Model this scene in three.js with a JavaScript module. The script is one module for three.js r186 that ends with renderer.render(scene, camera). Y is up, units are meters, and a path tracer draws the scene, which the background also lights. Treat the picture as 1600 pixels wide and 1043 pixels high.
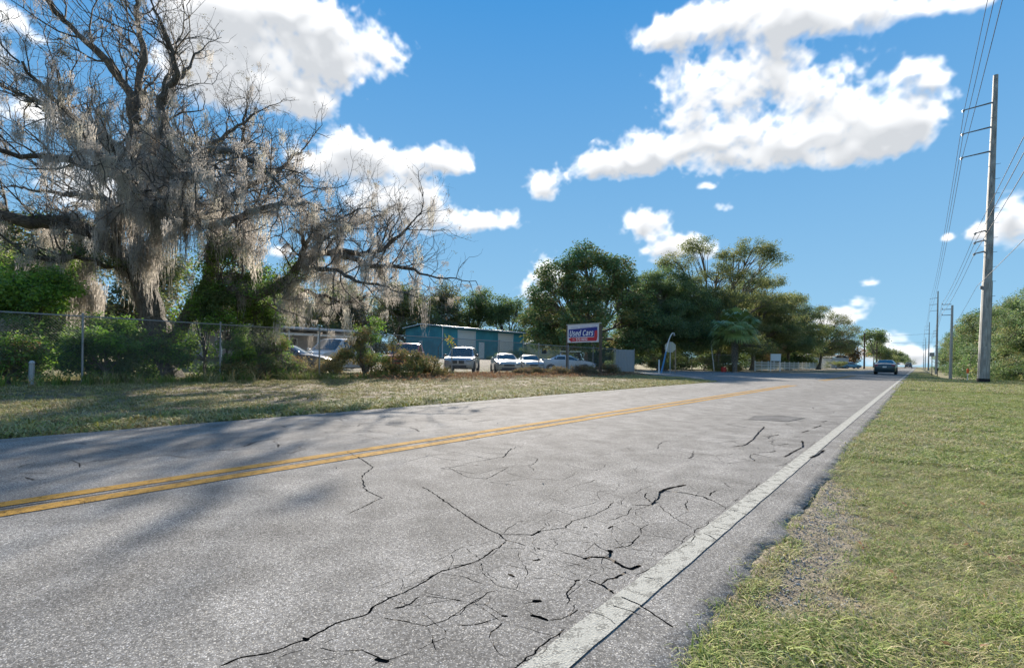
import * as THREE from 'three';
import { mergeGeometries, toCreasedNormals } from 'three/addons/utils/BufferGeometryUtils.js';

const scene = new THREE.Scene();
const renderer = new THREE.WebGLRenderer({ antialias: true });
renderer.setSize(1024, 667);
renderer.toneMapping = THREE.LinearToneMapping;
renderer.toneMappingExposure = 2.7;
renderer.shadowMap.enabled = true;

// camera: 18 mm-like lens held low beside the road, looking across it to the left
const D2R = Math.PI / 180, EYE = 0.92, YAW = 38.443 * D2R;
const camera = new THREE.PerspectiveCamera(66.2, 1600 / 1043, 0.05, 9000);
camera.position.set(0, EYE, 0);
camera.rotation.order = 'YXZ';
camera.rotation.set(0, YAW, 0.7 * D2R);
camera.setViewOffset(1600, 1043, 0, -41.7, 1600, 1043);

// sun: low, ahead and to the left
const SUN_AZ = 42 * D2R, SUN_EL = 23 * D2R;
const toSun = new THREE.Vector3(-Math.sin(SUN_AZ) * Math.cos(SUN_EL), Math.sin(SUN_EL), -Math.cos(SUN_AZ) * Math.cos(SUN_EL));
const sun = new THREE.DirectionalLight(new THREE.Color(1, 0.9, 0.78), 4.8);
sun.position.copy(toSun).multiplyScalar(200).add(new THREE.Vector3(-12, 0, -30));
sun.target.position.set(-12, 0, -30);
sun.castShadow = true; sun.shadow.radius = 1.4; sun.shadow.mapSize.set(4096, 4096);
Object.assign(sun.shadow.camera, { left: -90, right: 90, top: 90, bottom: -90, near: 1, far: 500 });
scene.add(sun, sun.target);

// ---------- random numbers and noise ----------
function rng(seed) { let a = seed >>> 0; return () => { a = (a + 0x6D2B79F5) | 0; let t = Math.imul(a ^ (a >>> 15), 1 | a); t = (t + Math.imul(t ^ (t >>> 7), 61 | t)) ^ t; return ((t ^ (t >>> 14)) >>> 0) / 4294967296; }; }
const TAB = new Float32Array(4096); { const r = rng(77); for (let i = 0; i < 4096; i++) TAB[i] = r(); }
const hsh = (x, y, z) => TAB[(Math.imul(x, 1619) + Math.imul(y, 31337) + Math.imul(z, 6971) + Math.imul(x ^ (y << 3), 1013) + (Math.imul(y ^ z, 7919))) & 4095];
const fade = t => t * t * (3 - 2 * t), lerp = (a, b, t) => a + (b - a) * t, clamp = (v, a = 0, b = 1) => Math.min(b, Math.max(a, v));
const sstep = (a, b, v) => fade(clamp((v - a) / (b - a)));
function n3(x, y, z) {
  const X = Math.floor(x), Y = Math.floor(y), Z = Math.floor(z), u = fade(x - X), v = fade(y - Y), w = fade(z - Z);
  return lerp(lerp(lerp(hsh(X, Y, Z), hsh(X + 1, Y, Z), u), lerp(hsh(X, Y + 1, Z), hsh(X + 1, Y + 1, Z), u), v),
    lerp(lerp(hsh(X, Y, Z + 1), hsh(X + 1, Y, Z + 1), u), lerp(hsh(X, Y + 1, Z + 1), hsh(X + 1, Y + 1, Z + 1), u), v), w);
}
function fbm3(x, y, z, o) { let s = 0, a = 0.5, t = 0; for (let i = 0; i < o; i++) { s += a * n3(x, y, z); t += a; a *= 0.52; x = x * 2.03 + 7.1; y = y * 2.03 + 3.7; z = z * 2.03 + 5.3; } return s / t; }
const fbm = (x, z, o = 4) => fbm3(x, 11.3, z, o);
const pm = (v, p) => ((v % p) + p) % p;
function pn(x, y, p, s) { const X = Math.floor(x), Y = Math.floor(y), u = fade(x - X), v = fade(y - Y), a = pm(X, p), b = pm(X + 1, p), c = pm(Y, p), d = pm(Y + 1, p); return lerp(lerp(hsh(a, c, s), hsh(b, c, s), u), lerp(hsh(a, d, s), hsh(b, d, s), u), v); }

// ---------- sky: blue air and fair-weather clouds, given by direction (degrees round, degrees up, half sizes) ----------
{
  const W = 4096, Hh = 2048, px = new Float32Array(W * Hh * 4);
  const C = [[-160.8,29.6,4.4,3.1],[-155.4,30,5.9,3.2],[-149.4,31,5.1,2.8],[-144.5,29.7,3.7,2.1],[-148.1,27.9,4.1,2.3],[-154.2,25.8,5.3,3],[-159.7,25.1,4.1,2.9],[-150.5,24.5,2.6,1.2],[-149.2,19.6,3.3,2.2],[-145.4,21.1,3,2.2],[-142.1,20.2,3.2,1.7],[-136.5,21.1,3.4,1.7],[-134.4,20.5,2,1],[-143.4,16.5,4.3,2.6],[-139.3,17.2,3.3,2.2],[-136.5,15,5.1,1.8],[-131.5,15.2,2.8,1.2],[-128.3,15.6,2.5,1.5],[-125.1,18.4,2.3,1.9],[-111.5,31.6,3.3,1.5],[-107,31.8,4.2,1.8],[-100.5,30.8,5.7,1.9],[-94.7,29.8,4.3,1.6],[-90.1,28.5,3.5,1],[-86.7,27.8,1.5,0.7],[-109.5,26.8,3.7,2.9],[-103.9,26.5,5.2,2.8],[-97.7,24.2,5.6,3.5],[-92.7,21.1,4.1,2.7],[-90.4,20.1,2.1,2],[-118.8,20.3,3.9,1.5],[-114,21.2,4.9,2.1],[-107.5,21.8,6.1,2.8],[-101,20.6,6.5,2.6],[-95.1,19.3,5,1.9],[-90.2,24.5,1.9,0.8],[-89.2,23.4,1.2,0.7],[-114.2,14.3,3.3,1.6],[-110.6,12,3.7,1.4],[-106.2,15.8,1.3,0.7],[-107.8,17.9,1.2,0.5],[-124.6,9.5,2,2.3],[-126.4,7.7,2.1,1.7],[-95,5,1.6,1.3],[-93.3,7.4,1,0.5],[-96.5,4.2,2,1.2],[-92.3,1.3,3.1,1.5],[-90.7,0.8,1.7,1.1],[-84.3,11.3,1.6,1.9],[-86.2,11,0.8,0.7],[-88.1,10.8,0.5,0.4],[-173.3,25.1,1.4,0.8],[-171.4,24.3,1.1,0.6],[-152.8,10.6,1.2,0.6],[-168.1,13.8,3.5,2.1],[-171.4,18.9,2.8,1.4]];
  // the same kind of cloud goes on all round
  const r = rng(9);
  for (let k = 0; k < 120; k++) {
    const az = r() * 360 - 180, el = 3 + 60 * r() * r();
    if (az > -178 && az < -76 && el < 37) continue;
    const m = 3 + Math.floor(r() * 5), s = (1.4 + 3.2 * r()) * (0.6 + el / 36);
    for (let j = 0; j < m; j++) C.push([az + (r() - 0.5) * s * 3.4, el + (r() - 0.5) * s * 1.1, s * (0.6 + r() * 0.7), s * (0.35 + r() * 0.35)]);
  }
  // coarse buckets so that each pixel looks at few clouds
  const cell = 6, buckets = new Map();
  C.forEach((c, i) => {
    const w = c[2] * 1.7 / Math.cos(Math.min(c[1] + c[3], 75) * D2R), h = c[3] * 1.9 + 1;
    for (let a = Math.floor((c[0] - w) / cell); a <= Math.floor((c[0] + w) / cell); a++) for (let e = Math.floor((c[1] - h) / cell); e <= Math.floor((c[1] + h) / cell); e++) {
      const k = pm(a, 60) + '_' + e; if (!buckets.has(k)) buckets.set(k, []); buckets.get(k).push(i);
    }
  });
  const field = (az, el, list) => {
    let f = 0; const ce = Math.cos(el * D2R);
    for (const i of list) { const c = C[i]; let da = az - c[0]; if (da > 180) da -= 360; if (da < -180) da += 360; const x = da * ce / c[2], y = (el - c[1]) / (el < c[1] ? c[3] * 0.85 : c[3] * 1.1), d = x * x + y * y; if (d < 2.2) { const q = 1 - d / 2.2; f = 1 - (1 - f) * (1 - q * q * (c[2] < 2.6 ? 0.66 : 0.8)); } }
    return f;
  };
  const none = [];
  const dens = (az, el, f, o) => {
    const ce = Math.cos(el * D2R), x = Math.cos(az * D2R) * ce, y = Math.sin(el * D2R) * 1.1, z = Math.sin(az * D2R) * ce;
    const low = 1 - sstep(8, 20, el), X = x, Y = y, Z = z;
    const wx = (n3(x * 18, y * 18, z * 18) - 0.5) * 0.018, wy = (n3(x * 18 + 9, y * 18, z * 18) - 0.5) * 0.018;
    const nb = fbm3((X + wx) * 13 + 5, (Y + wy) * 13, Z * 13, o), bil = 1 - Math.abs(2 * fbm3((X + wx) * 26 + 3, (Y + wy) * 26, Z * 26 + 8, o - 1) - 1);
    const hf = o > 4 ? fbm3((x + wx) * 75, (y + wy) * 75, z * 75, 3) - 0.5 : 0;
    return f * 1.8 - 0.45 + (nb - 0.5) * 1.8 + (bil - 0.8) * 0.8 + hf * 1.15 + (low > 0 ? low * 1.3 * (fbm3((X + wx) * 34 + 1, (Y + wy) * 34, Z * 34, Math.max(2, o - 2)) - 0.5) : 0);
  };
  for (let j = 0; j < Hh; j++) {
    const el = (j + 0.5) / Hh * 180 - 90, e = Math.max(0, el), t = Math.pow(clamp(e / 42), 0.62), se = Math.sin(el * D2R), ce = Math.cos(el * D2R);
    const air = [lerp(0.42, 0.034, t), lerp(0.72, 0.28, t), lerp(0.92, 0.71, t)];
    for (let i = 0; i < W; i++) {
      const az = (i + 0.5) / W * 360 - 180, o = (j * W + i) * 4; let R = air[0], G = air[1], B = air[2];
      if (el > -2) {
        const list = buckets.get(pm(Math.floor(az / cell), 60) + '_' + Math.floor(el / cell)) || none;
        if (list.length) {
          const f = field(az, el, list);
          if (f > 0.015) {
            const d = dens(az, el, f, 6);
            if (d > -0.08) {
              const a = sstep(-0.08, 0.9, d), lift = 0.3 + el / 45;
              const d1 = dens(az, el + 0.9 * lift, field(az, el + 0.9 * lift, list), 3), d0 = dens(az, el, f, 3), d2 = dens(az, el + 2.4 * lift, field(az, el + 2.4 * lift, list), 2);
              // the light comes over the top: grey where much cloud lies above, white on billows that face up
              let g = clamp(0.2 * d + 0.45 * Math.max(0, d1) + 0.5 * Math.max(0, d2) - 0.22) - 0.6 * (d0 - d1) - 0.12 * (d - d0);
              g = clamp(g * 1.0 + (d - d0) * -0.25 * g) * sstep(0.05, 0.5, d);
              const w0 = 1.5, gg = Math.pow(g, 0.65), cr = lerp(w0, 0.68, gg), cg = lerp(w0, 0.71, gg), cb = lerp(w0, 0.75, gg);
              R = lerp(R, cr, a); G = lerp(G, cg, a); B = lerp(B, cb, a);
            }
          }
        }
      }
      px[o] = R / 2.7; px[o + 1] = G / 2.7; px[o + 2] = B / 2.7; px[o + 3] = 1;
    }
  }
  const sky = new THREE.DataTexture(px, W, Hh, THREE.RGBAFormat, THREE.FloatType);
  sky.mapping = THREE.EquirectangularReflectionMapping; sky.magFilter = sky.minFilter = THREE.LinearFilter; sky.needsUpdate = true;
  scene.background = sky; scene.environment = sky;
}

// ---------- helpers ----------
const used = {};
const numbered = n => { used[n] = (used[n] || 0) + 1; return used[n] === 1 ? n : n + '_' + String(used[n] - 1).padStart(3, '0'); };
function tag(o, label, category, group, kind) { if (label) o.userData.label = label; if (category) o.userData.category = category; if (group) o.userData.group = group; if (kind) o.userData.kind = kind; return o; }
function thing(name, label, category, pos = [0, 0, 0], turn = 0, group) { const o = new THREE.Group(); o.name = numbered(name); o.position.set(...pos); o.rotation.y = turn; scene.add(o); return tag(o, label, category, group); }
function part(name, geo, mat, parent) { const m = new THREE.Mesh(geo, mat); m.castShadow = m.receiveShadow = true; if (parent) { m.name = name; parent.add(m); } else { m.name = numbered(name); scene.add(m); } return m; }
const struct = (name, geo, mat, label) => tag(part(name, geo, mat), label, null, null, 'structure');
const lin = (r, g, b) => new THREE.Color().setRGB(r, g, b);
const M = (r, g, b, rough = 0.8, more = {}) => new THREE.MeshStandardMaterial({ color: lin(r, g, b), roughness: rough, ...more });
const PM = (r, g, b, rough, more) => new THREE.MeshPhysicalMaterial({ color: lin(r, g, b), roughness: rough, ...more });
class Geo {   // a mesh collected vertex by vertex
  constructor() { this.p = []; this.i = []; this.u = []; this.c = []; }
  v(x, y, z, u = 0, w = 0) { this.p.push(x, y, z); this.u.push(u, w); return this.p.length / 3 - 1; }
  quad(a, b, c, d) { this.i.push(a, b, c, a, c, d); }
  tri(a, b, c) { this.i.push(a, b, c); }
  get size() { return this.p.length / 3; }
  tube(pts, r0, r1, sides = 6, cap = false) {   // pts: [Vector3], radius from r0 to r1 (numbers or a function)
    const T = new THREE.Vector3(), N = new THREE.Vector3(), B = new THREE.Vector3(), n = pts.length; let prev = -1, len = 0;
    const ref = new THREE.Vector3(0.31, 0.17, 0.93);
    for (let k = 0; k < n; k++) {
      T.subVectors(pts[Math.min(k + 1, n - 1)], pts[Math.max(k - 1, 0)]).normalize();
      N.crossVectors(T, ref); if (N.lengthSq() < 0.01) N.crossVectors(T, new THREE.Vector3(1, 0, 0)); N.normalize(); B.crossVectors(T, N);
      if (k) len += pts[k].distanceTo(pts[k - 1]);
      const r = typeof r0 === 'function' ? r0(k / (n - 1)) : lerp(r0, r1, k / (n - 1)), base = this.size;
      for (let s = 0; s <= sides; s++) { const a = s / sides * Math.PI * 2, c = Math.cos(a) * r, d = Math.sin(a) * r; this.v(pts[k].x + N.x * c + B.x * d, pts[k].y + N.y * c + B.y * d, pts[k].z + N.z * c + B.z * d, s / sides * Math.max(0.3, Math.round(6.3 * r)), len); }
      if (prev >= 0) for (let s = 0; s < sides; s++) this.quad(prev + s, prev + s + 1, base + s + 1, base + s);
      if (cap && (k === 0 || k === n - 1)) { const m = this.v(pts[k].x, pts[k].y, pts[k].z); for (let s = 0; s < sides; s++) k ? this.tri(m, base + s, base + s + 1) : this.tri(m, base + s + 1, base + s); }
      prev = base;
    }
    return this;
  }
  build(creased) {
    let g = new THREE.BufferGeometry(); g.setAttribute('position', new THREE.Float32BufferAttribute(this.p, 3)); g.setAttribute('uv', new THREE.Float32BufferAttribute(this.u, 2));
    if (this.c.length) g.setAttribute('color', new THREE.Float32BufferAttribute(this.c, 3));
    g.setIndex(this.i); if (creased) g = toCreasedNormals(g, creased); else g.computeVertexNormals(); return g;
  }
}
const V = (x, y, z) => new THREE.Vector3(x, y, z);
const box = (w, h, d, x = 0, y = 0, z = 0) => new THREE.BoxGeometry(w, h, d).translate(x, y, z);
const cyl = (r0, r1, h, x = 0, y = 0, z = 0, n = 12) => new THREE.CylinderGeometry(r1, r0, h, n).translate(x, y + h / 2, z);   // base at y
const rod = (a, b, r, r1 = r, sides = 6) => new Geo().tube([V(...a), V(...b)], r, r1, sides, true).build(0.7);
const merge = l => mergeGeometries(l.map(g => (g.index ? g.toNonIndexed() : g)).map(g => { for (const k of Object.keys(g.attributes)) if (!['position', 'normal', 'uv'].includes(k)) g.deleteAttribute(k); return g; }));
function tex(size, fn, srgb = true) {   // fn(x, y) in pixels gives [r, g, b] 0..255
  const d = new Uint8Array(size * size * 4);
  for (let y = 0; y < size; y++) for (let x = 0; x < size; x++) { const c = fn(x, y), o = (y * size + x) * 4; d[o] = clamp(c[0], 0, 255); d[o + 1] = clamp(c[1], 0, 255); d[o + 2] = clamp(c[2], 0, 255); d[o + 3] = 255; }
  const t = new THREE.DataTexture(d, size, size); t.wrapS = t.wrapT = THREE.RepeatWrapping; t.magFilter = THREE.LinearFilter; t.minFilter = THREE.LinearMipmapLinearFilter; t.generateMipmaps = true; if (srgb) t.colorSpace = THREE.SRGBColorSpace; t.needsUpdate = true; return t;
}
const per = (t, m) => { const c = t.clone(); c.repeat.set(1 / m, 1 / m); c.needsUpdate = true; return c; };   // uv in metres, the texture m metres wide

// ---------- terrain ----------
const RX0 = -7.85, RX1 = -0.60;              // asphalt edges
function groundY(x, z) {
  let y = -0.018 + (fbm(x * 0.9, z * 0.9, 3) - 0.5) * 0.05;
  if (x > RX1 - 0.1) { const dip = sstep(-42, -75, z) * sstep(0.6, 2.8, x) * 0.95; y -= dip; y += (fbm(x * 3.1, z * 3.1, 3) - 0.5) * 0.045 * sstep(-0.6, -0.1, x); y += 0.05 * sstep(2.2, 6, x) * (1 - sstep(-20, -45, z)); }
  else if (x < RX0 + 0.1) { y = lerp(-0.03, y, sstep(-7.9, -9.2, x)); y += 0.1 * sstep(-14, -18, x) * sstep(-30, -22, z) * 1.0; }
  else y = -0.11;
  if (x < -26) y += 1.2 * sstep(-26, -41, x) * (1 - sstep(-66, -95, z)) * (1 - sstep(20, 60, z)); // the lot rises gently to the back
  if (inDrive(x, z) > 0) y = Math.min(y, lerp(y, -0.06, inDrive(x, z)));
  const far = Math.hypot(x, z); if (far > 300) y -= (far - 300) * 0.002;
  return y;
}
// paved side street that meets the road on the left
function driveNear(x) { return x > -12 ? lerp(-27.2, -33.2, sstep(-7.8, -12.6, x)) : lerp(-33.2, -43.5, clamp((-12.6 - x) / 9)); }
function driveFar(x) { return x > -12 ? lerp(-66, -58, sstep(-7.8, -11.5, x)) : -58 - clamp((-12 - x) / 12) * 5; }
function inDrive(x, z) { if (x > RX0 + 0.05 || x < -40) return 0; const a = driveNear(x) - z, b = z - driveFar(x); return a > -0.6 && b > -0.6 ? Math.min(1, sstep(-0.6, 0, a), sstep(-0.6, 0, b)) : 0; }

// ---------- ground colours ----------
const GT = 1024;
const groundTex = tex(GT, (x, y) => {
  const a = pn(x / 64, y / 64, GT / 64, 1), b = pn(x / 16, y / 16, GT / 16, 2), c = pn(x / 5, y / 5, 0 | GT / 4, 3), d = pn(x / 2, y / 2, GT / 2, 4), e = hsh(x, y, 5);
  const k = 0.55 + 0.16 * a + 0.2 * (b - 0.5) + 0.34 * (c - 0.5) + 0.3 * (d - 0.5) + 0.2 * (e - 0.5), s = clamp(k) * 255; return [s * 1.04, s, s * (0.9 + 0.06 * b)];
});
const groundBump = tex(GT, (x, y) => { const s = 255 * (0.3 * pn(x / 24, y / 24, 0 | GT / 24, 6) + 0.35 * pn(x / 6, y / 6, 0 | GT / 6, 7) + 0.35 * pn(x / 2, y / 2, GT / 2, 8)); return [s, s, s]; }, false);
function groundColor(x, z) {   // soil, thatch and short grass as they lie on the ground
  const n = fbm(x * 0.7 + 3, z * 0.7, 4), m = fbm(x * 2.6, z * 2.6 + 9, 3), big = fbm(x * 0.12, z * 0.12 + 4, 3);
  const soil = [0.24, 0.195, 0.145], straw = [0.42, 0.365, 0.18], green = [0.24, 0.265, 0.075], sand = [0.48, 0.42, 0.33], leafy = [0.20, 0.13, 0.075];
  const mix = (a, b, t) => a.map((v, i) => lerp(v, b[i], t)); let c;
  if (x > RX1 - 0.15) {
    c = mix(straw, green, sstep(0.38, 0.6, n * 0.6 + m * 0.4 + 0.05));
    c = mix(mix(soil, [0.46, 0.42, 0.355], m + 0.3), c, sstep(-0.46, -0.1, x + (n - 0.5) * 0.9 + 0.3 * sstep(-3, -6, z)));
    const path = Math.abs(x - 0.32 - 0.02 * (-z) - (n - 0.5) * 0.5); c = mix(c, sand, (1 - sstep(0.06, 0.3, path)) * sstep(0.42, 0.62, m) * sstep(-6, -9, z) * (1 - sstep(-16, -24, z)));
    if (z < -30) c = mix(c, mix(straw, green, 0.55), sstep(-30, -60, z));
  } else if (x < RX0 + 0.15) {
    c = mix(straw, green, sstep(0.4, 0.62, n * 0.6 + m * 0.4));
    const band = sstep(-9, -10.5, x) * (1 - sstep(-16, -18.4, x)); c = mix(c, mix(soil, sand, m * 0.7), band * sstep(0.36, 0.55, m * 0.5 + n * 0.5) * 0.9);
    if (z < -13 && x < -14) c = mix(c, leafy, sstep(-13, -17, z) * sstep(-13.5, -15, x) * (1 - sstep(-20.5, -22, x)) * 0.85 * (1 - sstep(-40, -50, z)));
    if (x < -20) c = mix(c, mix(green, straw, big), 0.6);
    if (x < -26 && x > -45 && z < -18 && z > -46) c = mix(c, [0.27, 0.26, 0.25], sstep(-26, -29, x) * 0.8);
  } else c = soil;
  return c;
}
function gridSheet(xs, zs, yFn, cFn) {
  const g = new Geo(), nz = zs.length;
  for (const x of xs) for (const z of zs) { g.v(x, yFn(x, z), z, x, -z); g.c.push(...cFn(x, z)); }
  for (let i = 0; i < xs.length - 1; i++) for (let j = 0; j < nz - 1; j++) { const a = i * nz + j; g.quad(a, a + 1, a + nz + 1, a + nz); }
  const b = g.build(); if (b.attributes.normal.getY(0) < 0) { const ix = b.index.array; for (let k = 0; k < ix.length; k += 3) { const t = ix[k]; ix[k] = ix[k + 1]; ix[k + 1] = t; } b.computeVertexNormals(); } return b;
}
const span = (a, b, s) => { const o = []; for (let v = a; a < b ? v < b - s / 4 : v > b + s / 4; v += a < b ? s : -s) o.push(v); return o; };
{
  const xs = [-3000, -1500, -700, -350, -200, -130, ...span(-90, -50, 5), ...span(-50, -24, 1.4), ...span(-24, -8.2, 0.4), -8.2, -8.0, RX0 - 0.06, RX0 + 0.08, -5, RX1 - 0.14, RX1 - 0.03, ...span(-0.55, 2.4, 0.09), ...span(2.4, 7, 0.35), ...span(7, 14, 1), 16, 20, 26, 35, 50, 80, 140, 250, 500, 1200, 3000];
  const zs = [400, 150, 60, 30, 15, ...span(9, 2, 1), ...span(2, -9, 0.1), ...span(-9, -20, 0.3), ...span(-20, -46, 0.6), ...span(-46, -80, 1.5), ...span(-80, -160, 6), -180, -220, -280, -360, -500, -800, -1500, -3000, -6000];
  struct('ground', gridSheet(xs, zs, groundY, groundColor), M(1, 1, 1, 0.96, { vertexColors: true, map: per(groundTex, 1.6), bumpMap: per(groundBump, 1.1), bumpScale: 0.012 }), 'grassy ground with bare soil and dry thatch beside the road');
}

// ---------- road ----------
const AT = 2048, asphaltD = new Uint8Array(AT * AT * 4), asphaltH = new Uint8Array(AT * AT * 4);
{
  const col = new Float32Array(AT * AT), hgt = new Float32Array(AT * AT), warm = new Float32Array(AT * AT), r = rng(31);
  for (let y = 0; y < AT; y++) for (let x = 0; x < AT; x++) { const o = y * AT + x; col[o] = 74 + 40 * pn(x / 7, y / 7, 0 | AT / 7, 1) + 26 * hsh(x, y, 3); hgt[o] = 40 * pn(x / 3, y / 3, 0 | AT / 3, 5); }
  for (let k = 0; k < 210000; k++) {
    const cx = r() * AT, cy = r() * AT, R = 0.9 + 1.5 * r() * r() + 0.5 * r(), v = r(), tone = v < 0.2 ? 84 + 44 * r() : v > 0.975 ? 192 + 28 * r() : 150 + 52 * r(), w = (r() - 0.4) * 14, ex = 0.75 + 0.5 * r(), h = 120 + 110 * r();
    for (let y = Math.floor(cy - R - 1); y <= cy + R + 1; y++) for (let x = Math.floor(cx - R - 1); x <= cx + R + 1; x++) {
      const d = Math.hypot((x - cx) * ex, (y - cy) / ex); if (d < R) { const o = pm(y, AT) * AT + pm(x, AT), a = clamp((R - d) * 1.2); col[o] = lerp(col[o], tone, a); warm[o] = lerp(warm[o], w, a); hgt[o] = Math.max(hgt[o], h * Math.sqrt(clamp(1 - d * d / R / R))); }
    }
  }
  for (let o = 0; o < AT * AT; o++) { const x = o % AT, y = 0 | o / AT, m = 0.9 + 0.2 * pn(x / 128, y / 128, 16, 9); asphaltD[o * 4] = clamp((col[o] + warm[o]) * m, 0, 255); asphaltD[o * 4 + 1] = clamp((col[o] + warm[o] * 0.5) * m, 0, 255); asphaltD[o * 4 + 2] = clamp((col[o] - warm[o] * 0.6) * m, 0, 255); asphaltD[o * 4 + 3] = 255; asphaltH[o * 4] = asphaltH[o * 4 + 1] = asphaltH[o * 4 + 2] = clamp(hgt[o], 0, 255); asphaltH[o * 4 + 3] = 255; }
}
const dt = (d, s, srgb) => { const t = new THREE.DataTexture(d, s, s); t.wrapS = t.wrapT = THREE.RepeatWrapping; t.magFilter = THREE.LinearFilter; t.minFilter = THREE.LinearMipmapLinearFilter; t.generateMipmaps = true; if (srgb) t.colorSpace = THREE.SRGBColorSpace; t.needsUpdate = true; return t; };
const asphaltMap = dt(asphaltD, AT, true), asphaltBump = dt(asphaltH, AT, false);
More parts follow.
